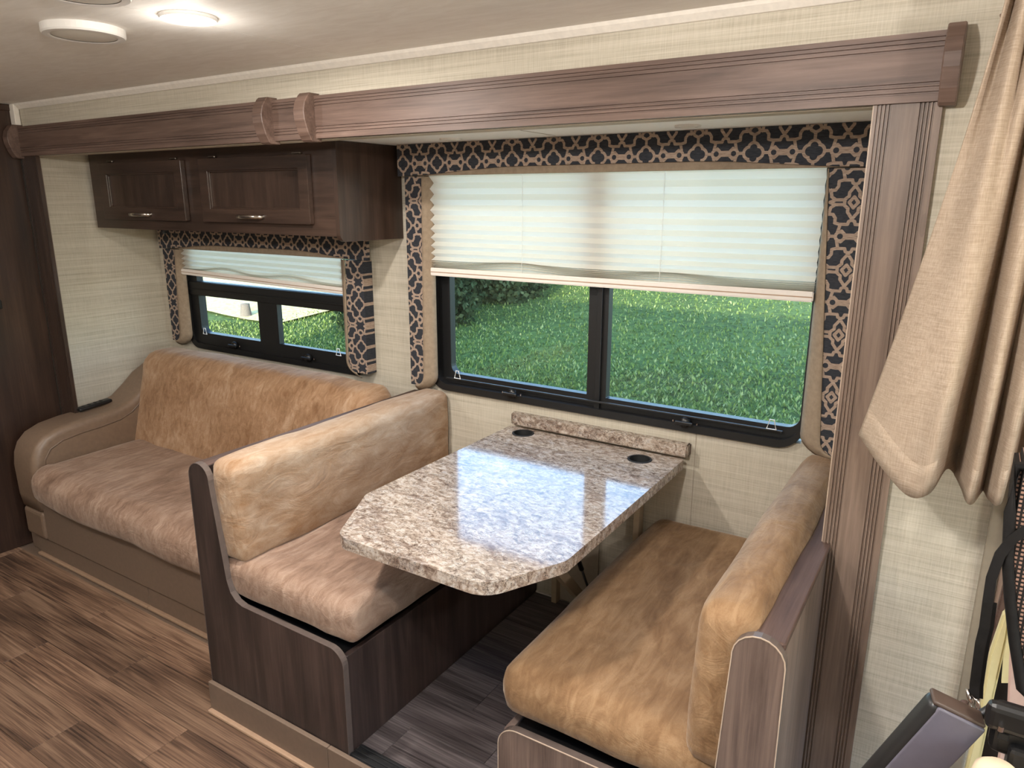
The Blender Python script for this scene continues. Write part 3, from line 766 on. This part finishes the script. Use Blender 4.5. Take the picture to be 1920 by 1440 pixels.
# ================================================================== SOFA
t = thing('sofa', 'tan suede sofa with brown leatherette arm and base, under the small window', 'sofa', (-2.7, 1.8, 0.0))
top = [(1.395, 0.24), (1.386, 0.30), (1.384, 0.44), (1.392, 0.495), (1.412, 0.54), (1.45, 0.578), (1.51, 0.602), (1.60, 0.615), (1.70, 0.620), (1.79, 0.630), (1.86, 0.655), (1.92, 0.70), (1.98, 0.752), (2.04, 0.785), (2.12, 0.80), (2.12, 0.24)]
ab = prism(top, 'x', -3.562, -3.362)
bmesh.ops.bevel(ab, geom=[e for e in ab.edges if abs(e.verts[0].co.x - e.verts[1].co.x) < 1e-6], offset=0.034, segments=5, affect='EDGES', profile=0.55)
arm = mesh_obj('arm', ab, 'leatherette', t, smooth=True)
ins = [(1.43, 0.26), (1.424, 0.42), (1.435, 0.48), (1.465, 0.523), (1.52, 0.548), (1.60, 0.560), (1.70, 0.566), (1.79, 0.577), (1.85, 0.60), (1.91, 0.645), (1.97, 0.695), (2.08, 0.72), (2.08, 0.26)]
pb = prism(ins, 'x', -3.37, -3.357)
bmesh.ops.bevel(pb, geom=[e for e in pb.edges if e.verts[0].co.x > -3.358 and e.verts[1].co.x > -3.358], offset=0.006, segments=2, affect='EDGES')
mesh_obj('arm_panel', pb, 'leatherette', arm, smooth=False)
mesh_obj('arm_seam', tube([(-3.358, y, z) for y, z in ins[1:-1]], 0.0022, 5), 'leatherette', arm)
mesh_obj('arm_base', rbox(-3.545, -3.372, 1.392, 2.10, ZS, 0.236, 0.018, 3), 'leatherette', t)
mesh_obj('base_panel', rbox(-3.374, -1.93, 1.400, 1.43, 0.102, 0.292, 0.006), 'taupe_panel', t)
mesh_obj('kick_strip', rbox(-3.505, -2.62, 1.412, 1.43, 0.012, 0.094, 0.003), 'taupe_panel', t)
mesh_obj('kick_strip', rbox(-2.618, -1.90, 1.412, 1.43, 0.012, 0.094, 0.003), 'taupe_panel', t)
mesh_obj('shoe_lip', rbox(-3.49, -2.62, 1.398, 1.424, 0.0, 0.013, 0.004), 'taupe_lip', t)
mesh_obj('shoe_lip', rbox(-2.618, -1.90, 1.398, 1.424, 0.0, 0.013, 0.004), 'taupe_lip', t)
def seat_front(P_):
    if P_.y < 1.45:
        P_ = P_.copy(); P_.z += 0.006 * math.sin(P_.x * 9)
    return P_
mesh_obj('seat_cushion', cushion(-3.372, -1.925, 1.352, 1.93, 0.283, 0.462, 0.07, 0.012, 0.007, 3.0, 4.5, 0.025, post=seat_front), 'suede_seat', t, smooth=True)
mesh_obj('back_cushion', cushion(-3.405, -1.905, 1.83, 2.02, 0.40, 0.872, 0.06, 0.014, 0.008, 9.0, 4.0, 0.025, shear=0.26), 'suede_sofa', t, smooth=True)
# remote on the arm
t = thing('remote_control', 'slim black remote control lying on the sofa arm', 'remote', (-3.49, 1.75, 0.622))
def rot_about(bm_, c, ang, ax='X'):
    bmesh.ops.rotate(bm_, verts=bm_.verts, cent=c, matrix=Matrix.Rotation(ang, 3, ax)); return bm_
c0 = (-3.49, 1.745, 0.634)
bod = mesh_obj('body', rot_about(rbox(-3.512, -3.468, 1.665, 1.825, 0.630, 0.648, 0.007, 3), c0, 0.09), 'black_plastic', t, smooth=True)
for k in range(4):
    mesh_obj('button', rot_about(rbox(-3.500, -3.480, 1.69 + 0.028 * k, 1.70 + 0.028 * k, 0.647, 0.650, 0.001, 1), c0, 0.09), 'black_rubber', t)

# ================================================================== DINETTE BENCHES
MX = -1.033
def end_poly(left):
    p = [(-1.283, ZS), (-1.283, 0.375)] + arc(-1.333, 0.377, 0.05, 0, PI / 2, 8) + [(-1.69, 0.431)]
    p += [(-1.72, 0.440), ((-1.742, 0.462) if left else (-1.758, 0.462)), ((-1.755, 0.50) if left else (-1.778, 0.50)), (-1.792, 0.80)] + arc(-1.8375, 0.806, 0.0455, 0.05, PI, 10) + [(-1.883, ZS)]
    return p
def bench(left):
    f = (lambda x: x) if left else (lambda x: 2 * MX - x)
    def rng(a, b_): a, b_ = f(a), f(b_); return (min(a, b_), max(a, b_))
    lab = ('left dinette bench with tan suede cushions and dark wood end panel, backing onto the sofa' if left
           else 'right dinette bench with golden tan suede cushions, beside the grooved wood post')
    t = thing('dinette_bench', lab, 'bench', (f(-1.58), 1.7, ZS))
    pl = [(f(x), z) for x, z in end_poly(left)]
    wd = 'bench_wood' if left else 'bench_wood_light'
    ep = mesh_obj('end_panel', prism(pl, 'y', 1.1815, 1.199), wd, t)
    eb = mesh_obj('edge_band', sides([(x, z) for x, z in pl], 'y', 1.1808, 1.2), 'edge_band', ep)
    md = eb.modifiers.new('solid', 'SOLIDIFY'); md.thickness = 0.0016; md.offset = 1
    if not left:
        e2 = mesh_obj('edge_line', sides([(x, z) for x, z in pl], 'y', 1.1800, 1.1822), 'edge_light', ep)
        md = e2.modifiers.new('solid', 'SOLIDIFY'); md.thickness = 0.002; md.offset = 1
    a, b_ = rng(-1.303, -1.285); mesh_obj('seat_base', rbox(a, b_, 1.2, 2.215, ZS, 0.405, 0.002), wd, t)
    a, b_ = rng(-1.79, -1.305); mesh_obj('seat_board', rbox(a, b_, 1.2, 2.215, 0.385, 0.40, 0.002), 'black_plastic', t)
    a, b_ = rng(-1.873, -1.822); mesh_obj('back_panel', rbox(a, b_, 1.2, 2.215, ZS, 0.840, 0.002), wd, t)
    a, b_ = rng(-1.878, -1.826); mesh_obj('cap_rail', rbox(a, b_, 1.2, 2.215, 0.828, 0.843, 0.003), 'rail_wood', t)
    if left:
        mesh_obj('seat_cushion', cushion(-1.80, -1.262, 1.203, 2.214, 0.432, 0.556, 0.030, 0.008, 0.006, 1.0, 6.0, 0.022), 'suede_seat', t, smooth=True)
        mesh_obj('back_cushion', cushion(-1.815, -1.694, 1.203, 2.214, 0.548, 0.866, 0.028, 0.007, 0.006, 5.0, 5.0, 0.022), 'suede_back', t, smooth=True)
    else:
        mesh_obj('seat_cushion', cushion(-0.806, -0.27, 1.206, 2.214, 0.428, 0.556, 0.050, 0.008, 0.004, 21.0, 5.0, 0.022), 'suede_right_shaded', t, smooth=True)
        def lean(P_):
            P_ = P_.copy(); P_.x += (P_.z - 0.7) * 0.03; return P_
        mesh_obj('back_cushion', cushion(-0.356, -0.242, 1.204, 2.214, 0.515, 0.870, 0.034, 0.007, 0.005, 31.0, 5.0, 0.022, post=lean), 'suede_right_shaded', t, smooth=True)
    return t
bench(True); bench(False)
# toe strip in front of the dinette
t = thing('toe_strip', 'taupe toe strip along the floor below the dinette benches', 'trim strip', (-1.03, 1.17, 0))
for a, b_ in ((-1.885, -1.352), (-1.350, -0.19)):
    mesh_obj('strip', rbox(a, b_, 1.166, 1.180, 0.010, 0.108, 0.002), 'taupe_panel', t)
    mesh_obj('lip', rbox(a, b_, 1.152, 1.176, 0.0, 0.012, 0.004), 'taupe_lip', t)
t = thing('floor_seal', 'black ribbed rubber seal at the edge of the dinette floor', 'seal', (-1.03, 1.21, ZS))
mesh_obj('base', rbox(-1.282, -0.785, 1.1805, 1.235, ZS, 0.1035, 0.001, 1), 'black_rubber', t)
for y in (1.186, 1.204, 1.222): mesh_obj('rib', rbox(-1.282, -0.785, y, y + 0.009, 0.103, 0.1075, 0.0015, 1), 'black_rubber', t)

# ================================================================== TABLE
t = thing('dinette_table', 'speckled granite-look dinette table with clipped corners', 'table', (-1.048, 2.19, ZS))
def round_poly(pts, rs, n=6):
    out = []
    N = len(pts)
    for i in range(N):
        p0, p, p1 = Vector(pts[i - 1]), Vector(pts[i]), Vector(pts[(i + 1) % N]); r = rs[i]
        if r <= 0: out.append(tuple(p)); continue
        d0 = (p0 - p).normalized(); d1 = (p1 - p).normalized()
        ang = d0.angle(d1); L = r / math.tan(ang / 2)
        a, b_ = p + d0 * L, p + d1 * L; c = p + (d0 + d1).normalized() * (r / math.sin(ang / 2))
        va, vb = a - c, b_ - c
        th = va.angle(vb); cr = va.x * vb.y - va.y * vb.x; sg = 1 if cr > 0 else -1
        a0 = math.atan2(va.y, va.x)
        for k in range(n + 1):
            q = a0 + sg * th * k / n
            out.append((c.x + r * math.cos(q), c.y + r * math.sin(q)))
    return out
tp = round_poly([(-1.386, 2.178), (-1.386, 1.405), (-1.262, 1.170), (-0.812, 1.170), (-0.712, 1.365), (-0.712, 2.178)], [0.01, 0.06, 0.055, 0.075, 0.07, 0.01])
cups = ((-1.297, 2.125), (-0.835, 2.100))
tb = bmesh.new(); loops = [tp] + [[(cx + 0.0345 * math.cos(2 * PI * i / 28), cy + 0.0345 * math.sin(2 * PI * i / 28)) for i in range(28)] for cx, cy in cups]
lev = []
for z, grow in ((0.748, 0), (0.780, 0)):
    es, vl = [], []
    for lp_ in loops:
        V = [tb.verts.new((x, y, z)) for x, y in lp_]; vl.append(V)
        es += [tb.edges.new((V[i], V[(i + 1) % len(V)])) for i in range(len(V))]
    bmesh.ops.triangle_fill(tb, use_beauty=True, edges=es); lev.append(vl)
for A, B in zip(lev[0], lev[1]):
    for i in range(len(A)): tb.faces.new((A[i], A[(i + 1) % len(A)], B[(i + 1) % len(A)], B[i]))
bmesh.ops.recalc_face_normals(tb, faces=tb.faces[:])
ttop = mesh_obj('table_top', tb, 'granite', t)
for cx, cy in cups:
    mesh_obj('cup_holder', lathe([(0.0, 0.725), (0.030, 0.725), (0.0335, 0.779), (0.0335, 0.7820), (0.0395, 0.7822), (0.0405, 0.7801), (0.0345, 0.7801), (0.0338, 0.775), (0.0315, 0.722), (0.0, 0.722)], cx, cy, 32), 'black_rubber', t, smooth=False)
# support frame
for x in (-1.188, -0.868):
    mesh_obj('support_post', rbox(x - 0.011, x + 0.011, 2.178, 2.216, ZS, 0.748, 0.002), 'tan_metal', t)
mesh_obj('support_plate', rbox(-1.178, -1.02, 2.208, 2.216, ZS, 0.40, 0.002), 'tan_plate', t)
mesh_obj('support_arm', rbox(-1.04, -1.016, 1.50, 2.20, 0.725, 0.748, 0.002), 'tan_metal', t)
mesh_obj('brace', bar((-1.025, 2.185, ZS + 0.014), (-1.025, 1.60, 0.735), 0.024, 0.034), 'tan_metal', t)
st = mesh_obj('gas_strut', tube([(-0.985, 1.80, 0.735), (-0.972, 1.975, 0.40)], 0.0085, 10), 'black_plastic', t, smooth=True)
mesh_obj('strut_rod', tube([(-0.972, 1.975, 0.40), (-0.962, 2.12, 0.118)], 0.004, 8), 'black_metal', st, smooth=True)
t = tag(mesh_obj('wall_ledge', (lambda b_: (bmesh.ops.bevel(b_, geom=[e for e in b_.edges], offset=0.004, segments=2, affect='EDGES'), b_)[1])(prism(rrect(-1.392, -0.706, 2.182, 2.219, 0.018, 5, (1, 0, 0, 0)), 'z', 0.783, 0.826)), 'granite', None, (-1.05, 2.2, 0.783)), 'narrow granite-look ledge fixed to the wall behind the table', 'ledge')
mesh_obj('baseboard', rbox(-1.30, -0.77, 2.208, 2.2195, ZS, 0.106, 0.001, 1), 'white_trim', None)['kind'] = 'structure'
bpy.data.objects['baseboard'].name = 'baseboard_back'

# ================================================================== CURTAIN
hem = [(-0.145, 1.52, 1.15), (-0.104, 1.47, 1.118), (-0.046, 1.44, 1.073), (-0.013, 1.43, 1.087), (0.007, 1.50, 1.115), (0.025, 1.56, 1.088), (0.038, 1.48, 1.091), (0.052, 1.43, 1.081), (0.070, 1.50, 1.088), (0.081, 1.46, 1.086), (0.094, 1.43, 1.091), (0.104, 1.49, 1.12), (0.122, 1.52, 1.11), (0.145, 1.45, 1.10), (0.175, 1.50, 1.10), (0.21, 1.45, 1.10), (0.25, 1.50, 1.10)]
nH = len(hem)
def cr(P_, s):
    i = min(int(s), nH - 2); t_ = s - i
    g = lambda k: Vector(P_[max(0, min(nH - 1, k))])
    p0, p1, p2, p3 = g(i - 1), g(i), g(i + 1), g(i + 2)
    return 0.5 * ((2 * p1) + (p2 - p0) * t_ + (2 * p0 - 5 * p1 + 4 * p2 - p3) * t_ ** 2 + (3 * p1 - p0 - 3 * p2 + p3) * t_ ** 3)
topc = [(-0.012 + 0.20 * i / (nH - 1), 1.50 + 0.018 * (1 if i % 2 else -1), 1.93) for i in range(nH)]
NS, NT = 110, 48
vs, fs = [], []
for j in range(NT + 1):
    tt = j / NT; f_ = tt ** 1.22
    for i in range(NS + 1):
        s = (nH - 1) * i / NS
        a, b_ = cr(topc, s), cr(hem, s)
        p = Vector((a.x + (b_.x - a.x) * f_, a.y + (b_.y - a.y) * min(1, tt * 1.25), a.z + (b_.z - a.z) * tt))
        p.y += 0.004 * noise.noise(Vector((p.x * 30, 2.0, p.z * 6)))
        vs.append(tuple(p))
for j in range(NT):
    for i in range(NS): a = j * (NS + 1) + i; fs.append((a, a + 1, a + NS + 2, a + NS + 1))
t = thing('curtain', 'beige linen privacy curtain gathered at the right', 'curtain', (0.05, 1.49, 1.10))
cu = mesh_obj('cloth', (vs, fs), 'linen', t, smooth=True)
md = cu.modifiers.new('solid', 'SOLIDIFY'); md.thickness = 0.0025
hv, hf = [], []
for j in range(4):
    tt = 0.925 + 0.075 * j / 3; f_ = tt ** 1.22
    for i in range(NS + 1):
        s = (nH - 1) * i / NS; a, b_ = cr(topc, s), cr(hem, s)
        p = Vector((a.x + (b_.x - a.x) * f_, a.y + (b_.y - a.y) * min(1, tt * 1.25), a.z + (b_.z - a.z) * tt))
        p.y += 0.004 * noise.noise(Vector((p.x * 30, 2.0, p.z * 6))) - 0.0022
        hv.append(tuple(p))
for j in range(3):
    for i in range(NS): a = j * (NS + 1) + i; hf.append((a, a + 1, a + NS + 2, a + NS + 1))
hm = mesh_obj('hem', (hv, hf), 'linen', cu, smooth=True)
md = hm.modifiers.new('solid', 'SOLIDIFY'); md.thickness = 0.0016
t = thing('curtain_rail', 'short wood-toned curtain rail peg above the curtain', 'curtain rail', (0.1, 1.5, 1.92))
mesh_obj('rail', rbox(-0.005, 0.30, 1.49, 1.51, 1.935, 1.955, 0.003), 'tan_metal', t)
mesh_obj('peg', tube([(-0.016, 1.548, 1.898), (0.004, 1.540, 1.906)], 0.005, 8), 'column_wood', t)
mesh_obj('mount', tube([(0.004, 1.540, 1.906), (0.02, 1.50, 1.94)], 0.005, 8), 'column_wood', t)

# ================================================================== THINGS AT THE CAB CORNER
# armrest bar nearest the viewer
ax = Vector((0.380, -0.029, 0.924)).normalized()
tow = Vector((0.40, -0.85, 0.35)); tow = (tow - ax * tow.dot(ax)).normalized(); side = ax.cross(tow).normalized()
def orient(b_, c):
    m4 = Matrix(((ax.x, side.x, tow.x), (ax.y, side.y, tow.y), (ax.z, side.z, tow.z)))
    bmesh.ops.transform(b_, matrix=Matrix.Translation(c) @ m4.to_4x4(), verts=b_.verts); return b_
AC = Vector((0.062, 1.00, 0.952))
t = thing('armrest', 'dark grey padded armrest bar in the lower right corner', 'armrest', tuple(AC + ax * -0.2))
mesh_obj('pad', orient(rbox(-0.42, 0.0, -0.036, 0.036, -0.020, 0.012, 0.011, 4), AC), 'armrest_black', t, smooth=True)
mesh_obj('pad_top', orient(rbox(-0.42, -0.002, -0.027, 0.035, 0.006, 0.0135, 0.003, 2), AC), 'armrest_grey', t, smooth=True)
mesh_obj('end_cap', orient(rbox(-0.004, 0.003, -0.034, 0.034, -0.018, 0.010, 0.003, 3), AC), 'armrest_brown', t, smooth=True)
mesh_obj('tube_rail', orient(tube([(-0.42, 0.040, -0.026), (-0.02, 0.040, -0.026), (0.012, 0.046, -0.024)], 0.006, 10), AC), 'black_metal', t, smooth=True)
# mesh bag
bagp = [(0.092, 1.235), (0.093, 1.164), (0.101, 1.09), (0.112, 1.032), (0.127, 0.966), (0.147, 0.892), (0.180, 0.866), (0.30, 0.86), (0.31, 1.24), (0.20, 1.26)]
t = thing('mesh_bag', 'black mesh bag hanging at the right edge below the curtain', 'bag', (0.2, 1.21, 0.86))
bb = prism(bagp, 'y', 1.20, 1.30); bmesh.ops.bevel(bb, geom=bb.edges[:], offset=0.008, segments=2, affect='EDGES')
mesh_obj('body', bb, 'bag_mesh', t, smooth=False)
mesh_obj('binding', tube([(x, 1.198, z) for x, z in bagp], 0.0075, 8, closed=True), 'black_webbing', t, smooth=True)
def strap_mesh(pts, wd, th):
    P_ = [Vector(p) for p in pts]; vs, fs = [], []
    for i, p in enumerate(P_):
        d = (P_[min(i + 1, len(P_) - 1)] - P_[max(i - 1, 0)]).normalized()
        a = d.cross(Vector((0, 1, 0))).normalized()
        for s1, s2 in ((-1, -1), (1, -1), (1, 1), (-1, 1)): vs.append(tuple(p + a * wd / 2 * s1 + Vector((0, 1, 0)) * th / 2 * s2))
    for i in range(len(P_) - 1):
        for k in range(4): fs.append((i * 4 + k, i * 4 + (k + 1) % 4, i * 4 + 4 + (k + 1) % 4, i * 4 + 4 + k))
    fs.append((3, 2, 1, 0)); n = len(P_) * 4; fs.append((n - 4, n - 3, n - 2, n - 1))
    return vs, fs
sp_ = [(0.16, 1.19, 1.165), (0.135, 1.19, 1.158), (0.115, 1.19, 1.146), (0.101, 1.19, 1.128), (0.090, 1.19, 1.10), (0.085, 1.19, 1.06), (0.086, 1.19, 1.02), (0.088, 1.195, 0.975), (0.087, 1.20, 0.945), (0.089, 1.21, 0.90), (0.091, 1.22, 0.86), (0.094, 1.225, 0.835)]
mesh_obj('strap', strap_mesh(sp_, 0.0135, 0.003), 'black_webbing', t)
mesh_obj('strap_edge', strap_mesh([(x + 0.009, y + 0.006, z) for x, y, z in sp_[6:]], 0.006, 0.002), 'black_webbing', t)
# clasp
cl = mesh_obj('clasp', tube([(0.090, 1.215, 0.846), (0.098, 1.215, 0.838), (0.102, 1.215, 0.826), (0.096, 1.215, 0.818), (0.088, 1.215, 0.828)], 0.0032, 8, closed=True), 'chrome', t, smooth=True)
cl['label'] = 'chrome swivel clasp'
mesh_obj('clasp_hook', tube([(0.098, 1.215, 0.820), (0.101, 1.214, 0.808), (0.103, 1.214, 0.796)], 0.0042, 8), 'chrome', cl, smooth=True)
mesh_obj('clasp_ring', tube([(0.083, 1.222, 0.85), (0.086, 1.218, 0.84), (0.091, 1.215, 0.832)], 0.003, 8), 'chrome', cl, smooth=True)
mesh_obj('clasp_bead', lathe([(0, 0.806), (0.006, 0.809), (0.008, 0.816), (0.006, 0.824), (0, 0.828)], 0.083, 1.225, 14), 'rail_wood', cl, smooth=True)
# wooden paddle and pale belt cover behind the strap
t = thing('wood_handle', 'short glossy brown wooden handle behind the black strap', 'handle', (0.125, 1.45, 0.78))
hb = prism([(0.1255, 0.965), (0.136, 0.93), (0.1365, 0.885), (0.134, 0.833), (0.128, 0.779), (0.1175, 0.786), (0.119, 0.866), (0.122, 0.931)], 'y', 1.440, 1.462)
bmesh.ops.bevel(hb, geom=hb.edges[:], offset=0.003, segments=2, affect='EDGES'); mesh_obj('blade', hb, 'rail_wood', t)
mesh_obj('peg', tube([(0.123, 1.445, 0.97), (0.118, 1.46, 0.972)], 0.006, 8), 'column_wood', t)
t = thing('seat_trim', 'pale cream plastic seat trim leaning below the wooden handle', 'seat trim', (0.128, 1.42, 0.5))
cb = prism([(0.118, 0.815), (0.127, 0.90), (0.137, 0.915), (0.139, 0.86), (0.136, 0.705), (0.134, 0.50), (0.112, 0.50), (0.119, 0.70)], 'y', 1.405, 1.43)
bmesh.ops.bevel(cb, geom=cb.edges[:], offset=0.004, segments=2, affect='EDGES'); mesh_obj('cover', cb, 'cream_plastic', t)
mesh_obj('flap', prism([(0.137, 0.90), (0.152, 0.90), (0.152, 0.776), (0.142, 0.772), (0.138, 0.82)], 'y', 1.40, 1.41), 'cream_plastic', t)
mesh_obj('inner_panel', rbox(0.134, 0.26, 1.432, 1.46, 0.45, 0.80, 0.004), 'black_plastic', t)
t = tag(mesh_obj('fabric_strip', (lambda b_: (bmesh.ops.bevel(b_, geom=b_.edges[:], offset=0.003, segments=2, affect='EDGES'), b_)[1])(prism([(0.132, 0.95), (0.142, 0.96), (0.162, 0.86), (0.178, 0.76), (0.176, 0.60), (0.152, 0.60), (0.151, 0.76), (0.140, 0.86)], 'y', 1.345, 1.352)), 'pink_fabric', None, (0.15, 1.35, 0.6)), 'dusty pink fabric strip hanging beside the black mesh bag', 'fabric')
t = thing('belt_buckle', 'black seat belt buckle at the lower right edge', 'buckle', (0.13, 1.0, 0.88))
mesh_obj('housing', rbox(0.100, 0.150, 1.00, 1.03, 0.905, 0.972, 0.010, 3), 'black_plastic', t)
mesh_obj('arm', rbox(0.090, 0.30, 0.985, 1.005, 0.945, 0.985, 0.010, 3), 'black_plastic', t)
mesh_obj('lower_block', rbox(0.121, 0.26, 0.985, 1.02, 0.868, 0.930, 0.006, 2), 'black_plastic', t)
mesh_obj('slot', rbox(0.108, 0.120, 0.998, 1.002, 0.930, 0.940, 0.001, 1), 'black_rubber', t)
mesh_obj('screw', lathe([(0, 0.953), (0.0035, 0.953), (0.0035, 0.960), (0, 0.960)], 0.108, 0.982, 10), 'chrome', t)
t = thing('ivory_cap', 'rounded ivory plastic cap below the seat belt buckle', 'cap', (0.1, 0.96, 0.86))
cb = lathe([(0.0, 0.918), (0.018, 0.917), (0.026, 0.910), (0.029, 0.896), (0.029, 0.80), (0, 0.80)], 0.112, 0.96, 28)
mesh_obj('cap', cb, 'ivory_plastic', t, smooth=True)
mesh_obj('ring', tube([(0.112 + 0.03 * math.cos(q), 0.96 + 0.03 * math.sin(q), 0.885) for q in [2 * PI * i / 24 for i in range(24)]], 0.0035, 8, closed=True), 'chrome', t, smooth=True)

# ================================================================== OUTDOORS
def gz(x, y):
    return -1.0 + 0.05 * (y - 3) + 0.10 * math.sin(x * 0.35 + 1) * math.sin(y * 0.28) + 0.015 * (max(0.0, x + 9)) * max(0.0, min(1.0, (y - 6) / 8))
nx, ny = 110, 100
vs, fs = [], []
for j in range(ny + 1):
    for i in range(nx + 1):
        x = -45 + 70 * i / nx; y = -12 + 75 * j / ny
        vs.append((x, y, gz(x, y) + 0.03 * noise.noise(Vector((x * 0.9, y * 0.9, 0)))))
for j in range(ny):
    for i in range(nx): a = j * (nx + 1) + i; fs.append((a, a + 1, a + nx + 2, a + nx + 1))
struct('ground', (vs, fs), 'turf', 'green sloping lawn outside the windows', smooth=True)
dv = [(x, y, gz(x, y) + 0.06) for y in np.linspace(-12, 9, 12) for x in np.linspace(2.9, 24, 12)]
struct('bounce_slab', (dv, [(j * 12 + i, j * 12 + i + 1, j * 12 + i + 13, j * 12 + i + 12) for j in range(11) for i in range(11)]), 'bounce_pale', 'unseen pale slab added ahead of the cab to bounce sunlight in')  # added out of view to throw sunlight up onto the ceiling
# blades: three-cornered leaves, spread evenly over what the windows look onto
N = 120000
rat = np.random.uniform(-1.75, -0.05, N); iy = np.random.uniform(1 / 19.0, 1 / 4.8, N); Y_ = 1 / iy; X_ = rat * Y_
Z_ = np.array([gz(a, b_) for a, b_ in zip(X_, Y_)])
keep = ~((X_ < -11.0 - 0.25 * (Y_ - 8)) & (Y_ > 8.6 + 0.35 * np.sin(X_)) & (np.random.rand(N) < 0.93))
X_, Y_, Z_ = X_[keep], Y_[keep], Z_[keep]; N = len(X_)
an = np.random.uniform(0, 2 * PI, N); ln = np.random.uniform(0.035, 0.10, N); wd_ = np.random.uniform(0.012, 0.035, N); ti = np.random.uniform(0.25, 1.1, N)
base = np.stack([X_, Y_, Z_ - 0.01], 1); dr = np.stack([np.cos(an) * np.sin(ti), np.sin(an) * np.sin(ti), np.cos(ti)], 1)
sd = np.stack([-np.sin(an), np.cos(an), np.zeros(N)], 1) * wd_[:, None] / 2
mid = base + dr * ln[:, None] * 0.55
co = np.stack([base, mid + sd, base + dr * ln[:, None] + np.array([0, 0, -0.004]), mid - sd], 1).reshape(-1, 3)
def np_mesh(name, co, mat, label, cat, kind=None, k=4):
    me = bpy.data.meshes.new(name); n = len(co) // k
    me.vertices.add(len(co)); me.vertices.foreach_set('co', co.astype(np.float32).ravel())
    me.loops.add(len(co)); me.loops.foreach_set('vertex_index', np.arange(len(co), dtype=np.int32))
    me.polygons.add(n); me.polygons.foreach_set('loop_start', np.arange(0, len(co), k, dtype=np.int32))
    me.update(calc_edges=True); me.validate()
    me.materials.append(M[mat]); o = bpy.data.objects.new(name, me); C.objects.link(o)
    if label: tag(o, label, cat)
    if kind: o['kind'] = kind
    return o
np_mesh('grass', co, 'grass_blades', 'short green grass and clover on the slope', 'grass', 'stuff')
# weeds standing out of the lawn
for k, (x, y, lab) in enumerate(((-2.42, 7.45, 'broad leafed weed in the lawn near the window divider'), (-2.2, 7.05, 'small pale weed in the lawn low in the right pane'), (-3.9, 8.2, 'pale tuft of weed in the lawn seen in the left pane'))):
    wv, wf = [], []
    for i in range(16):
        a = 2 * PI * i / 16 + 0.3 * k; L = random.uniform(0.12, 0.22); ti_ = random.uniform(0.3, 1.0); z0 = gz(x, y)
        d = Vector((math.cos(a) * math.sin(ti_), math.sin(a) * math.sin(ti_), math.cos(ti_))); s_ = Vector((-math.sin(a), math.cos(a), 0)) * 0.022
        b0 = Vector((x, y, z0)); n0 = len(wv); wv += [tuple(b0), tuple(b0 + d * L * 0.5 + s_), tuple(b0 + d * L - Vector((0, 0, 0.03))), tuple(b0 + d * L * 0.5 - s_)]; wf.append((n0, n0 + 1, n0 + 2, n0 + 3))
    tag(mesh_obj('weed', (wv, wf), 'grass_blades', None, (x, y, gz(x, y))), lab, 'weed')
# dry grass strip far left, sunlight painted into its pale colour
gv, gf = [], []
for j in range(25):
    for i in range(41):
        x = -42 + 31 * i / 40; y0 = 9.2 + 0.5 * math.sin(x * 0.6) - 0.18 * (x + 11); y = y0 + 7.5 * j / 24
        gv.append((x, y, gz(x, y) + 0.045 + 0.03 * noise.noise(Vector((x * 0.9, y * 0.9, 0)))))
for j in range(24):
    for i in range(40): a = j * 41 + i; gf.append((a, a + 1, a + 42, a + 41))
g_ = mesh_obj('sunlit_grass_patch', (gv, gf), 'sunlit_grass', None, (0, 0, 0)); g_['kind'] = 'structure'
# stump
t = thing('tree_stump', 'grey tree stump on the sunny ground seen through the small window', 'stump', (-12.1, 9.2, gz(-12.1, 9.2)))
z0 = gz(-12.1, 9.2)
mesh_obj('trunk', lathe([(0.13, z0 - 0.1), (0.11, z0 + 0.07), (0.09, z0 + 0.22), (0.085, z0 + 0.28), (0.0, z0 + 0.29)], -12.1, 9.2, 18), 'stone', t, smooth=True)
# evergreen shrubs
def shrub(x, y, rx, ry, h, n, label):
    z0 = gz(x, y); t = thing('evergreen_shrub', label, 'shrub', (x, y, z0), 'evergreens beyond the large window')
    mesh_obj('trunk', tube([(x, y, z0 - 0.1), (x + 0.05, y, z0 + h * 0.5), (x, y + 0.05, z0 + h * 0.9)], 0.07, 8), 'bark', t)
    u = np.random.normal(size=(n, 3)); u /= np.linalg.norm(u, axis=1)[:, None]
    rr = np.random.uniform(0.62, 1.0, n) ** 0.6
    lump = 1 + 0.16 * np.sin(u[:, 0] * 7 + x) * np.sin(u[:, 2] * 6) + 0.1 * np.sin(u[:, 1] * 11)
    u[:, 2] = np.abs(u[:, 2]); p = u * (rr * lump)[:, None] * np.array([rx, ry, h])
    a = np.random.normal(size=(n, 3)); a /= np.linalg.norm(a, axis=1)[:, None]; b_ = np.cross(a, u); b_ /= (np.linalg.norm(b_, axis=1)[:, None] + 1e-6)
    L = np.random.uniform(0.06, 0.15, n)[:, None]; Wd = L * 0.35
    co = np.stack([p, p + a * L * 0.5 + b_ * Wd, p + a * L, p + a * L * 0.5 - b_ * Wd], 1).reshape(-1, 3)
    o = np_mesh('foliage', co, 'evergreen', None, None); o.parent = t
    return t
for x, y, rx, ry, h, lab in ((-8.95, 10.4, 1.22, 1.30, 2.8, 'dark evergreen shrub nearest the large window'), (-9.4, 13.1, 1.75, 1.35, 3.2, 'dark evergreen shrub second from the window, further up the slope'),
        (-9.6, 15.9, 1.8, 1.4, 3.2, 'dark evergreen shrub third from the window, by the slope edge'), (-8.3, 18.8, 2.2, 1.4, 3.0, 'dark evergreen shrub at the far top of the slope')):
    shrub(x, y, rx, ry, h, 16000, lab)
